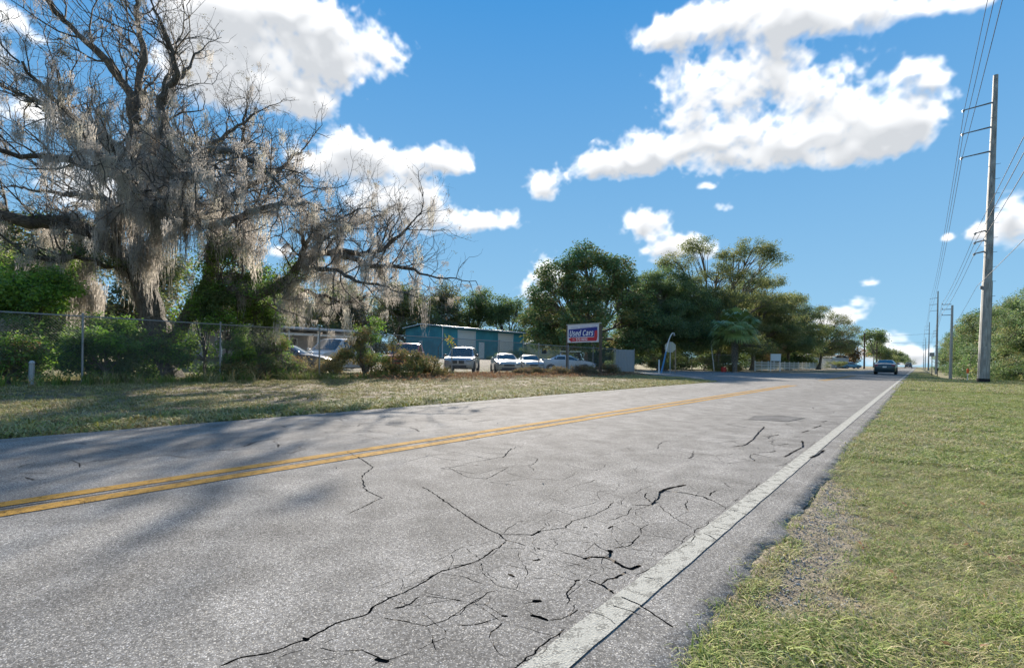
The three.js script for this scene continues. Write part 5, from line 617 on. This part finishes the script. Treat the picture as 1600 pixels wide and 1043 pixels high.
// ---------- buildings ----------
const sheet = (() => { const b = tex(256, (x) => { const q = (x % 32) / 32, s = q < 0.12 || q > 0.88 ? 235 : q > 0.42 && q < 0.58 ? 90 : 60; return [s, s, s]; }, false), c = tex(256, (x, y) => { const s = 214 + 26 * pn(x / 40, y / 40, 6, 3) - 20 * pn(x / 6, y / 60, 0 | 256 / 6, 5); return [s, s, s]; }); return (r, g, bl) => M(r, g, bl, 0.5, { map: per(c, 3), bumpMap: per(b, 1.6), bumpScale: 0.025 }); })();
function wallGeo(a, b, y0, y1, holes = []) {   // an upright wall from a to b, 0.12 thick, with rectangular openings [s0, s1, y0, y1]
  const L = Math.hypot(b[0] - a[0], b[1] - a[1]), s = new THREE.Shape([new THREE.Vector2(0, y0), new THREE.Vector2(L, y0), new THREE.Vector2(L, y1), new THREE.Vector2(0, y1)]);
  for (const h of holes) s.holes.push(new THREE.Path([new THREE.Vector2(h[0], h[2]), new THREE.Vector2(h[0], h[3]), new THREE.Vector2(h[1], h[3]), new THREE.Vector2(h[1], h[2])]));
  return new THREE.ExtrudeGeometry(s, { depth: 0.12, bevelEnabled: false }).rotateY(Math.atan2(-(b[1] - a[1]), b[0] - a[0])).translate(a[0], 0, a[1]);
}
{ // teal metal workshop; local x runs along its long side (away from the camera), local z into the building
  const X = -43.9, Z = -41.74, y0 = gy(X, Z - 6) - 0.15, t = thing('metal_workshop', 'teal metal workshop with two roll up doors behind the car lot', 'building', [X, y0, Z], Math.PI / 2), teal = sheet(0.06, 0.37, 0.45), white = M(0.62, 0.64, 0.64, 0.5), H = 4.85 - y0, Lb = 16, D = 6.2, P = 5.08 - y0;
  const d1 = [2.88, 5.85], d2 = [10.5, 13.5], dr = [6.6, 7.7];
  // local frame: +x is world -z; -z is world -x, so walls are laid in (x, z) with z from 0 to -D
  part('wall', wallGeo([0, 0], [Lb, 0], 0, H, [[d1[0], d1[1], 0.0, 4.45 - y0], [d2[0], d2[1], 0.0, 4.45 - y0], [dr[0], dr[1], 0.0, 3.25 - y0]]), teal, t);
  const gable = (x) => { const s = new THREE.Shape([[0, 0], [D, 0], [D, H - 0.1], [D * 0.47, P], [0, H]].map(p => new THREE.Vector2(...p))); return new THREE.ExtrudeGeometry(s, { depth: 0.12, bevelEnabled: false }).rotateY(Math.PI / 2).translate(x, 0, -0.004); };
  part('gable_wall', gable(0), teal, t); part('gable_wall', gable(Lb - 0.12), teal, t); part('wall', box(Lb, H - 0.1, 0.12, Lb / 2, (H - 0.1) / 2, -D), teal, t);
  const rf = new Geo(); for (const [z, y] of [[0.35, H + 0.02], [-D * 0.47, P + 0.1], [-D - 0.3, H - 0.1]]) { rf.v(-0.3, y, z, 0, z); rf.v(Lb + 0.3, y, z, Lb, z); rf.v(-0.3, y + 0.06, z, 0, z); rf.v(Lb + 0.3, y + 0.06, z, Lb, z); } for (const b of [0, 4]) { rf.quad(b + 2, b + 6, b + 7, b + 3); rf.quad(b, b + 1, b + 5, b + 4); rf.quad(b, b + 4, b + 6, b + 2); rf.quad(b + 1, b + 3, b + 7, b + 5); } rf.quad(0, 2, 3, 1); rf.quad(8, 9, 11, 10);
  part('roof', rf.build(0.5), M(0.45, 0.52, 0.54, 0.45), t);
  part('gutter', box(Lb + 0.4, 0.14, 0.1, Lb / 2, H - 0.02, 0.42), white, t); part('rake_trim', merge([rod([-0.32, H + 0.03, 0.35], [-0.32, P + 0.13, -D * 0.47], 0.06, 0.06, 4), rod([-0.32, P + 0.13, -D * 0.47], [-0.32, H - 0.07, -D - 0.3], 0.06, 0.06, 4)]), white, t);
  for (const [a, b] of [d1, d2]) { const g = [], n = 14, h = 4.43 - y0; for (let k = 0; k < n; k++) g.push(box(b - a, h / n - 0.012, 0.05, (a + b) / 2, h * (k + 0.5) / n, 0.035)); const d = part('roll_up_door', merge(g), M(0.7, 0.68, 0.63, 0.6), t); part('door_frame', merge([box(0.14, h + 0.1, 0.16, a - 0.05, h / 2, 0.07), box(0.14, h + 0.1, 0.16, b + 0.05, h / 2, 0.07), box(b - a + 0.3, 0.14, 0.16, (a + b) / 2, h + 0.07, 0.075)]), white, d); }
  const door = part('door', box(dr[1] - dr[0] - 0.02, 3.23 - y0, 0.06, (dr[0] + dr[1]) / 2, (3.23 - y0) / 2, 0.06), M(0.7, 0.7, 0.68, 0.5), t); part('handle', box(0.12, 0.05, 0.06, dr[0] + 0.15, 1.0, 0.11), alloy, door);
  const v = part('wall_vent', box(0.06, 0.95, 0.6, -0.04, 1.75, -3.4), M(0.6, 0.6, 0.56, 0.6), t); part('louvre', merge([0, 1, 2, 3, 4].map(k => box(0.03, 0.03, 0.5, -0.085, 1.42 + k * 0.16, -3.4))), white, v);
  part('downspout', rod([Lb - 0.2, 0, 0.2], [Lb - 0.2, H, 0.2], 0.06), white, t); part('downspout', rod([0.15, 0, 0.2], [0.15, H, 0.2], 0.06), white, t);
}
{ // long low carport and office behind the oak
  const X = -33, Z0 = -13.2, y0 = gy(X, -18), t = thing('low_office', 'long low office with flat metal canopy behind the blue sedan', 'building', [X, y0, Z0], Math.PI / 2), L = 10.5, H = 2.95 - y0, wall = M(0.36, 0.34, 0.33, 0.8), white = M(0.62, 0.62, 0.6, 0.5);
  const win = [[0.8, 2.0, 0.85, 1.75], [4.6, 6.2, 0.9, 1.7]], dd = [3.0, 3.9, 0, 1.95];
  const wl = part('wall', wallGeo([0, -2.6], [L, -2.6], 0, H - 0.15, [...win, dd]), wall, t); part('wall', box(L, H - 0.15, 0.12, L / 2, (H - 0.15) / 2, -6), wall, t); for (const x of [0.06, L - 0.06]) part('wall', box(0.12, H - 0.15, 3.28, x, (H - 0.15) / 2, -4.3), wall, t);
  for (const [a, b, c, d] of win) { const f = part('window', merge([box(b - a + 0.14, 0.07, 0.1, (a + b) / 2, d + 0.035, -2.46), box(b - a + 0.14, 0.07, 0.1, (a + b) / 2, c - 0.035, -2.46), box(0.07, d - c, 0.1, a - 0.035, (c + d) / 2, -2.46), box(0.07, d - c, 0.1, b + 0.035, (c + d) / 2, -2.46), box(0.05, d - c, 0.09, (a + b) / 2, (c + d) / 2, -2.465)]), white, t); part('pane', box(b - a, d - c, 0.02, (a + b) / 2, (c + d) / 2, -2.54), glassDark, f); }
  part('door', box(0.88, 1.93, 0.06, 3.45, 0.965, -2.53), M(0.5, 0.5, 0.5, 0.6), t);
  const r = part('roof', box(L + 0.8, 0.1, 6.6, L / 2, H + 0.02, -2.9), sheet(0.5, 0.52, 0.54), t); part('fascia', box(L + 0.84, 0.2, 0.06, L / 2, H - 0.03, 0.43), M(0.5, 0.52, 0.55, 0.5), r);
  part('canopy_beam', box(L + 0.4, 0.14, 0.08, L / 2, H - 0.42, 0.2), white, t);
  for (let k = 0; k <= 5; k++) part('canopy_post', box(0.09, H - 0.03, 0.09, k * L / 5, (H - 0.03) / 2, 0.22), white, t);
}
{ // small cream house, its gable over the bushes
  const t = thing('cream_house', 'small cream gabled house peeking over bushes right of the workshop', 'house', [-43.2, gy(-43.2, -62), -62], 0.9), cream = M(0.6, 0.55, 0.36, 0.8); const s = new THREE.Shape([[-2.6, 0], [2.6, 0], [2.6, 2.1], [0, 3.2], [-2.6, 2.1]].map(p => new THREE.Vector2(...p)));
  part('wall', new THREE.ExtrudeGeometry(s, { depth: 6, bevelEnabled: false }).translate(0, 0, -6), cream, t); const rf = part('roof', merge([-1, 1].map(k => box(2.95, 0.09, 6.5, 0, 0, 0).rotateZ(-k * 0.4).translate(k * 1.32, 2.72, -3))), M(0.4, 0.4, 0.36, 0.8), t); rf.name = 'roof'; const w = part('window', box(0.9, 0.9, 0.06, 0, 1.2, 0.03), M(0.7, 0.7, 0.68, 0.5), t); part('pane', box(0.75, 0.75, 0.02, 0, 1.2, 0.07), glassDark, w);
}
const shed = (label, x, z, turn, w, d, h, col) => { const t = thing('distant_shed', label, 'building', [x, -0.05, z], turn, 'pale sheds in the distance'); part('wall', box(w, h, d, 0, h / 2, 0), M(...col, 0.8), t); part('roof', merge([-1, 1].map(k => box(w * 0.56, 0.08, d + 0.6, 0, 0, 0).rotateZ(-k * 0.3).translate(k * w * 0.26, h + w * 0.08 + 0.02, 0))), M(0.2, 0.2, 0.21, 0.8), t); part('door', box(0.9, 2, 0.05, -w * 0.2, 1, d / 2 + 0.03), M(0.6, 0.6, 0.58, 0.5), t); const v = part('window', box(1, 0.9, 0.05, w * 0.22, 1.5, d / 2 + 0.03), M(0.65, 0.65, 0.63, 0.5), t); part('pane', box(0.85, 0.75, 0.02, w * 0.22, 1.5, d / 2 + 0.07), glassDark, v); };
shed('pale grey shed left of the first distant wooden pole', -21, -138, 0.7, 5, 5, 2.6, [0.34, 0.34, 0.33]); shed('white shed right of the pale grey shed', -16.5, -152, 0.7, 4.4, 4, 2.7, [0.4, 0.39, 0.36]); shed('low cream house beyond the oaks', -27, -128, 0.7, 8, 6, 2.5, [0.36, 0.33, 0.27]);

// ---------- chain link fences ----------
const galv = M(0.27, 0.28, 0.28, 0.6, { metalness: 0.3 }), wire = M(0.2, 0.205, 0.205, 0.65, { metalness: 0.3 });
function mesh(a, b, h, cell, w) {   // diagonal wires both ways between two posts; a, b: [x, y, z]
  const L = Math.hypot(b[0] - a[0], b[2] - a[2]), g = new Geo(), at = (s, y) => V(lerp(a[0], b[0], s / L), lerp(a[1], b[1], s / L) + y, lerp(a[2], b[2], s / L));
  for (const k of [1, -1]) for (let c = -h; c < L + h; c += cell) { let s0 = Math.max(0, k > 0 ? c : c - h), s1 = Math.min(L, k > 0 ? c + h : c); if (s1 - s0 < 0.02) continue; const y = s => (k > 0 ? s - c : c - s); g.tube([at(s0, y(s0)), at(s1, y(s1))], w, w, 3); }
  return g.build();
}
function fence(label, pts, h, o = {}) {
  const t = thing('chain_link_fence', label, 'fence', [0, 0, 0]); const P = pts.map(([x, z]) => [x, gy(x, z), z]);
  P.forEach((p, i) => { part('post', merge([cyl(0.03, 0.03, h + 0.1, p[0], p[1] - 0.05, p[2], 8), new THREE.SphereGeometry(0.038, 8, 6).translate(p[0], p[1] + h + 0.06, p[2])]), galv, t); if (!i) return; const q = P[i - 1]; part('top_rail', rod([q[0], q[1] + h, q[2]], [p[0], p[1] + h, p[2]], 0.021, 0.021, 6), galv, t); part('wire_mesh', mesh([q[0] + 0.02, q[1] + 0.04, q[2]], [p[0] + 0.02, p[1] + 0.04, p[2]], h - 0.05, o.cell || 0.078, o.w || 0.0022), wire, t).userData.kind = 'stuff'; });
  return t;
}
fence('long galvanised chain link fence along the car lot', [9, 5.5, 2, -0.6, -3.92, -7.7, -11.5, -15.3, -19.1, -22.96, -26.96, -30.5, -34, -37.45].map(z => [-19.2, z]), 1.98);
fence('chain link fence beyond the side street left of the palm', [[-24.6, -50.6], [-23.2, -51.8], [-20.7, -53.8], [-18.1, -55.9], [-16.4, -57.4]].map(([x, z]) => [x - 1.2, z - 9.5]), 1.98, { cell: 0.12, w: 0.003 });
{ // corrugated metal gate leaf
  const t = thing('metal_gate', 'pale corrugated metal gate leaf closing the lot beside the street', 'gate', [-19.2, gy(-19.2, -39), -37.7], Math.PI / 2 - 0.25); const g = new Geo(); for (let k = 0; k <= 48; k++) { const x = k / 48 * 2.3, z = (k % 4 < 2 ? 0.035 : -0.035); g.v(x, 0.12, z, x, 0); g.v(x, 1.95, z, x, 1.8); if (k) g.quad((k - 1) * 2, k * 2, k * 2 + 1, k * 2 - 1); } part('panel', g.build(0.4), PM(0.32, 0.34, 0.35, 0.5, { metalness: 0.3, side: THREE.DoubleSide }), t);
  for (const x of [0, 2.3]) part('frame_post', rod([x, -0.05, 0], [x, 2.05, 0], 0.035), galv, t); for (const y of [0.35, 1.75]) part('frame_rail', rod([0, y, -0.045], [2.3, y, -0.045], 0.022), galv, t);
}

// ---------- used cars sign ----------
{
  const cv = document.createElement('canvas'); cv.width = 1024; cv.height = 416; const c = cv.getContext('2d'); c.fillStyle = '#e4e2e6'; c.fillRect(0, 0, 1024, 416);
  c.fillStyle = '#27348f'; c.beginPath(); c.moveTo(34, 95); c.lineTo(980, 62); c.lineTo(985, 150); c.lineTo(900, 160); c.lineTo(880, 285); c.lineTo(34, 285); c.fill();
  c.fillStyle = '#cf2f3d'; c.beginPath(); c.moveTo(985, 140); c.quadraticCurveTo(1004, 392, 930, 392); c.lineTo(150, 392); c.lineTo(140, 412); c.lineTo(26, 330); c.lineTo(150, 286); c.lineTo(150, 300); c.lineTo(880, 300); c.quadraticCurveTo(900, 200, 900, 150); c.fill();
  c.fillStyle = '#f4f4f6'; c.font = 'italic bold 168px sans-serif'; c.textBaseline = 'alphabetic'; c.save(); c.translate(46, 262); c.scale(1.0, 1.12); c.fillText('Used Cars', 0, 0, 810); c.restore();
  c.fillStyle = '#f2d9dc'; c.font = 'bold 34px sans-serif'; c.fillText('(352)', 165, 358, 100); c.fillStyle = '#f4eef0'; c.font = 'bold 92px sans-serif'; c.fillText('572-9692', 285, 378, 560);
  c.strokeStyle = '#a79fc4'; c.lineWidth = 7; c.lineCap = 'round'; for (const [x, w] of [[110, 250], [420, 330], [800, 130]]) { c.beginPath(); for (let k = 0; k <= w; k += 6) { const y = 52 + 16 * Math.sin(k * 0.13 + x) + 8 * Math.sin(k * 0.31); k ? c.lineTo(x + k, y) : c.moveTo(x + k, y); } c.stroke(); }
  const ct = new THREE.CanvasTexture(cv); ct.colorSpace = THREE.SRGBColorSpace;
  const A = [-20.95, -33.15], B = [-17.82, -32.6], t = thing('used_cars_sign', 'red white and blue used cars sign on two weathered wooden posts', 'sign', [A[0], gy(...A), A[1]], Math.atan2(-(B[1] - A[1]), B[0] - A[0])), L = Math.hypot(B[0] - A[0], B[1] - A[1]), y0 = gy(...A), wood = bark(0.40, 0.32, 0.26), wt = M(0.5, 0.46, 0.42, 0.8);
  const pn_ = part('sign_panel', box(L - 0.16, 1.32, 0.04, L / 2, 2.98 - y0, 0.06), wt, t); part('lettering', new THREE.PlaneGeometry(L - 0.2, 1.28).translate(L / 2, 2.98 - y0, 0.086), M(0.82, 0.82, 0.82, 0.6, { map: ct }), pn_);
  for (const [x, h] of [[0, 3.75], [L, 3.55]]) part('post', box(0.16, h + 0.1, 0.16, x, h / 2 - 0.05, -0.02), wood, t);
  part('top_board', box(L + 0.1, 0.07, 0.12, L / 2, 3.68 - y0, 0.02), wt, t); part('brace', rod([0.05, 1.6, -0.02], [0.9, 2.32, -0.02], 0.04, 0.04, 4), wood, t); part('brace', rod([L - 0.05, 1.6, -0.02], [L - 0.9, 2.32, -0.02], 0.04, 0.04, 4), wood, t);
}
// ---------- street furniture ----------
{ // stop sign, seen from its back
  const t = thing('stop_sign', 'octagonal road sign seen from its bare metal back', 'sign', [-17.1, gy(-17.1, -43.9), -43.9], 0.55), s = new THREE.Shape(); for (let k = 0; k < 8; k++) { const a = (k + 0.5) * Math.PI / 4, R = 0.5; k ? s.lineTo(Math.cos(a) * R, Math.sin(a) * R) : s.moveTo(Math.cos(a) * R, Math.sin(a) * R); }
  const b = part('sign_plate', new THREE.ExtrudeGeometry(s, { depth: 0.008, bevelEnabled: false }).translate(0, 2.34, 0.04), M(0.40, 0.40, 0.32, 0.5, { metalness: 0.3 }), t); part('red_face', new THREE.ShapeGeometry(s).rotateY(Math.PI).translate(0, 2.34, 0.037), M(0.5, 0.02, 0.03, 0.5), b);
  part('post', merge([box(0.06, 2.85, 0.02, 0, 1.38, 0.062), box(0.015, 2.85, 0.035, 0.03, 1.38, 0.08), box(0.015, 2.85, 0.035, -0.03, 1.38, 0.08)]), M(0.42, 0.43, 0.43, 0.5, { metalness: 0.5 }), t); for (const y of [2.1, 2.58]) part('bolt', cyl(0.018, 0.018, 0.02, 0, 0, 0, 8).rotateX(Math.PI / 2).translate(0, y, 0.075), alloy, t);
}
function hookPole(label, x, z, lean, pts, blue, turn) {
  const t = thing('hooked_pole', label, 'pole', [x, gy(x, z), z], turn, 'bent hook topped poles by the side street'), w = M(0.62, 0.62, 0.6, 0.5), c = new THREE.CatmullRomCurve3(pts.map(p => V(...p))), all = c.getSpacedPoints(24), k = blue ? 12 : 0;
  if (blue) part('painted_base', new Geo().tube(all.slice(0, 13), 0.085, 0.065, 8, true).build(0.8), M(0.06, 0.22, 0.42, 0.5), t); part('hook', new Geo().tube(all.slice(k), blue ? 0.064 : 0.06, 0.035, 8, true).build(0.8), w, t); part('fitting', new THREE.SphereGeometry(0.09, 8, 6).scale(1, 1.2, 1).translate(...pts[pts.length - 1]), M(0.25, 0.25, 0.25, 0.5), t); return t;
}
hookPole('leaning hooked pole painted blue below, beside the octagonal sign', -17.3, -42.6, 0.2, [[-0.1, -0.1, 0], [0.15, 1, 0], [0.38, 2.1, 0], [0.6, 3.0, 0], [0.85, 3.5, 0], [0.98, 3.56, 0], [1.02, 3.35, 0]], true, 0.67);
hookPole('plain white hooked pole before the fence left of the palm', -18.7, -61.2, 0, [[0.15, -0.1, 0], [0, 1.2, 0], [-0.22, 2.9, 0], [-0.2, 3.7, 0], [0.1, 4.2, 0], [0.35, 4.25, 0], [0.4, 3.85, 0]], false, 0.67);
const pipe = (name, label, x, z, h, r, m, lean = 0) => { const t = thing(name, label, 'post', [x, gy(x, z), z]); part('pipe', rod([0, -0.08, 0], [lean, h, 0], r), m, t); part('cap', new THREE.SphereGeometry(r * 1.15, 8, 6).translate(lean, h, 0), m, t); return t; };
pipe('white_bollard', 'short white post beside the leaning blue pole', -17.4, -42.2, 1.15, 0.06, M(0.6, 0.62, 0.62, 0.6)); pipe('white_bollard', 'stubby white pipe standing at the left end of the fence', -18.75, -2.75, 0.62, 0.06, M(0.36, 0.38, 0.39, 0.6), 0.08); pipe('wooden_stake', 'brown stake behind the octagonal sign', -17.6, -46.5, 2.3, 0.05, M(0.3, 0.22, 0.15, 0.9));
{ const t = thing('red_barrel', 'small red drum at the foot of the palm', 'drum', [-16.35, gy(-16.35, -57.2), -57.2]); part('drum', new THREE.LatheGeometry([[0, 0], [0.26, 0], [0.28, 0.03], [0.27, 0.25], [0.285, 0.27], [0.27, 0.29], [0.27, 0.55], [0.28, 0.58], [0, 0.56]].map(p => new THREE.Vector2(...p)), 16), M(0.42, 0.03, 0.02, 0.5), t); part('lid', cyl(0.2, 0.2, 0.02, 0, 0.565, 0, 14), M(0.3, 0.03, 0.02, 0.5), t); }
{ // white picket fence beyond the palm
  const t = thing('picket_fence', 'white wooden picket fence running along the road beyond the palm', 'fence'), w = M(0.72, 0.72, 0.68, 0.6), P = []; for (let k = 0; k <= 16; k++) P.push([lerp(-16.2, -14.9, k / 16), lerp(-70, -122, k / 16)]);
  P.forEach(([x, z], i) => { const y = gy(x, z) + 0.06; part('post', box(0.11, 1.32, 0.11, x, y + 0.6, z), w, t); if (!i) return; const [a, b] = P[i - 1]; for (const h of [0.28, 0.68, 1.06]) part('rail', rod([a, y + h, b], [x, y + h, z], 0.045, 0.045, 4), w, t); const g = []; for (let j = 1; j < 9; j++) { const s = j / 9; g.push(box(0.02, 1.05, 0.07, lerp(a, x, s) + 0.05, y + 0.56, lerp(b, z, s))); } part('pickets', merge(g), w, t).userData.kind = 'stuff'; });
}
{ const t = thing('white_board', 'blank white board on two legs before the picket fence', 'sign', [-13.95, gy(-13.95, -70.6), -70.6], 0.65), w = M(0.74, 0.74, 0.72, 0.6); part('board', box(1.25, 0.8, 0.05, 0, 1.75, 0), w, t); for (const x of [-0.58, 0.58]) part('leg', box(0.08, 2.15, 0.08, x, 1.0, -0.07), w, t); part('frame', merge([box(1.33, 0.05, 0.08, 0, 2.17, 0), box(1.33, 0.05, 0.08, 0, 1.33, 0)]), w, t); }

// ---------- utility poles and lines ----------
const steel = (() => { const c = tex(256, (x, y) => { const s = 150 + 60 * pn(x / 8, y / 50, 32, 1) + 40 * pn(x / 30, y / 30, 8, 2) - 30 * pn(x / 3, y / 3, 85, 4); return [s * 1.0, s * 0.99, s * 0.96]; }); return M(0.52, 0.53, 0.52, 0.6, { map: per(c, 2.2), metalness: 0.15 }); })(), black = M(0.012, 0.012, 0.012, 0.8), hard = M(0.16, 0.16, 0.16, 0.6, { metalness: 0.3 }), wire2 = M(0.05, 0.05, 0.055, 0.6), insul = M(0.3, 0.32, 0.34, 0.35);
const tips = [[], [], [], [], [], [], []];
function steelPole(label, x, z, near) {
  const y = gy(x, z), t = thing('steel_pole', label, 'utility pole', [x, y - 0.1, z], 0, 'tall steel transmission poles'), H = 17.8 - y, lean = near ? 0.42 : 0.18; t.rotation.z = -Math.atan(lean / H * 0.9);
  part('shaft', new Geo().tube([V(0, 0, 0), V(0, H * 0.33, 0), V(0, H * 0.34, 0), V(0, H, 0)], k => [0.285, 0.24, 0.215, 0.115][Math.round(k * 3)], 0, near ? 12 : 8, true).build(0.35), steel, t);
  if (near) part('base_wrap', new Geo().tube([V(0, 0, 0), V(0, 0.34, 0)], 0.3, 0.3, 12).build(), black, t);
  const arm = (yy, len, k, q) => { const a = part('crossarm', rod([-0.1, yy + 0.06, 0], [-len, yy - 0.05, 0], 0.05, 0.03, 6), hard, t); part('insulator', merge([cyl(0.05, 0.04, 0.14, -len, yy - 0.16, 0, 8), cyl(0.08, 0.08, 0.03, -len, yy - 0.1, 0, 8)]), insul, a); tips[k].push(V(x - len + lean * yy / H, y + yy - 0.12, z)); };
  [16.2, 14.8, 13.4].forEach((h, k) => arm(h - y, 1.35, k)); [8.85, 8.3, 7.65].forEach((h, k) => arm(h - y, 0.62, k + 3));
  part('bracket', box(0.3, 0.18, 0.2, -0.15, 5.6 - y, 0), hard, t); tips[6].push(V(x - 0.32, 5.6, z)); if (near) for (let k = 0; k < 24; k++) part('climbing_step', rod([0, 3 + k * 0.42, 0.1], [k % 2 ? 0.36 : -0.02, 3 + k * 0.42, k % 2 ? 0.1 : 0.36], 0.012, 0.012, 4), hard, t);
}
steelPole('nearest tall steel pole with black wrapped foot on the right verge', 2.97, -40.3, true); steelPole('second tall steel pole, farther down the right verge', 3.2, -149.4); steelPole('third steel pole in the row', 3.1, -254); steelPole('fourth steel pole, small in the distance', 3.3, -392); steelPole('fifth and farthest steel pole of the row', 3.3, -520);
for (const l of tips) l.unshift(V(l[0].x + 0.1, l[0].y + 0.3, 68));   // the row goes on behind the camera
const woodTips = {};
{ // concrete distribution pole between the steel poles
  const x = 3.08, z = -81.6, y = gy(x, z), t = thing('concrete_pole', 'slim concrete utility pole between the first two steel poles', 'utility pole', [x, y - 0.1, z]); part('shaft', new Geo().tube([V(0, 0, 0), V(0.1, 9.35, 0)], 0.19, 0.12, 8, true).build(0.4), M(0.42, 0.40, 0.37, 0.85), t);
  [8.5, 7.9, 7.2].forEach((h, k) => { const a = part('crossarm', rod([0, h - y, 0], [-0.85, h - y, 0], 0.045, 0.035, 5), hard, t); part('insulator', cyl(0.06, 0.05, 0.16, -0.85, h - y, 0, 8), insul, a); tips[k + 3].splice(2, 0, V(x - 0.85, h + 0.1, z)); });
}
function woodPole(label, x, z, h, g) { const y = gy(x, z), t = thing('wooden_pole', label, 'utility pole', [x, y - 0.1, z], 0, 'dark wooden poles along the left verge'); part('shaft', new Geo().tube([V(0, 0, 0), V(0, h, 0)], 0.19, 0.13, 8, true).build(0.4), bark(0.16, 0.09, 0.065), t); part('pole_top_pin', cyl(0.03, 0.03, 0.25, 0, h, 0, 6), insul, t); part('bracket', box(0.3, 0.1, 0.1, 0, h * 0.86, 0), hard, t); return V(x, y + h + 0.1, z); }
const wp = [woodPole('nearest dark wooden pole left of the driving car', -9.9, -145.3, 8.5), woodPole('second dark wooden pole directly behind the driving car', -10.5, -202.3, 8.7), woodPole('third wooden pole above the driving car roof', -11.4, -284, 9.6), woodPole('farthest wooden pole on the left verge', -10.2, -375, 9.4)];
function cable(label, pts, sag, r) { const all = []; for (let k = 1; k < pts.length; k++) { const a = pts[k - 1], b = pts[k], n = 14; for (let j = k > 1 ? 1 : 0; j <= n; j++) { const s = j / n, p = a.clone().lerp(b, s); p.y -= sag * 4 * s * (1 - s) * (a.distanceTo(b) / 100); all.push(p); } } return tag(part('power_line', new Geo().tube(all, r, r, 4).build(), wire2), label, 'power line', 'power lines on the right'); }
['outer', 'middle', 'inner'].forEach((n, k) => cable(['topmost', 'second', 'third'][k] + ' high power line strung from the long crossarms', tips[k], 1.6, 0.016));
['upper', 'middle', 'lower'].forEach((n, k) => cable(n + ' of the three low power lines on short brackets', tips[k + 3], 0.9, 0.014)); cable('lowest thick cable along the steel poles', tips[6], 1.0, 0.011);
for (const [i, x, y, d] of [[0, 3.0, 8.4, 'upper'], [1, 2.8, 7.2, 'lower']]) { const c = cable(d + ' wire crossing the road between far wooden pole and steel pole', [wp[0].clone().add(V(0, -1 - i * 1.3, 0)), V(3.1, 8.2 - i * 2, -149.4)], 0.6, 0.02); }
cable('wire crossing the road from the second wooden pole', [wp[1], V(3.1, 9, -254)], 0.6, 0.025); cable('wire linking the wooden poles on the left', wp, 0.8, 0.016);
{ // small roadside sign, orange marker
  const t = thing('small_road_sign', 'small brown backed road sign on a thin post at the right verge', 'sign', [0.95, gy(0.95, -58), -58]); part('post', box(0.06, 2.1, 0.04, 0, 1.0, 0), M(0.2, 0.16, 0.12, 0.8), t); part('plate', box(0.34, 0.34, 0.012, 0, 1.95, 0.03), M(0.34, 0.3, 0.27, 0.6), t);
  const f = thing('marker_stake', 'thin white stake with orange marker top before the tree wall', 'marker', [2.42, gy(2.42, -42.8), -42.8]); part('stake', rod([0, -0.05, 0], [0.02, 0.6, 0], 0.03, 0.025, 6), M(0.6, 0.6, 0.56, 0.6), f); part('orange_top', merge([cyl(0.055, 0.06, 0.24, 0.02, 0.5, 0, 8), new THREE.SphereGeometry(0.055, 8, 6).translate(0.02, 0.74, 0)]), M(0.75, 0.12, 0.02, 0.6), f);
  const m = thing('mailbox', 'dark mailbox on a post near the far right verge', 'mailbox', [2.1, gy(2.1, -92), -92]); part('post', box(0.09, 1.15, 0.09, 0, 0.5, 0), M(0.2, 0.15, 0.1, 0.9), m); part('box', merge([box(0.2, 0.16, 0.5, 0, 1.14, 0), new THREE.CylinderGeometry(0.1, 0.1, 0.5, 12, 1, false, 0, Math.PI).rotateX(Math.PI / 2).rotateZ(Math.PI / 2).translate(0, 1.22, 0)]), M(0.03, 0.03, 0.03, 0.5), m); part('flag', box(0.012, 0.12, 0.03, 0.11, 1.28, 0.1), M(0.5, 0.03, 0.02, 0.5), m);
}

scene.traverse(o => { if (o.isMesh) o.castShadow = o.receiveShadow = true; });
renderer.render(scene, camera);
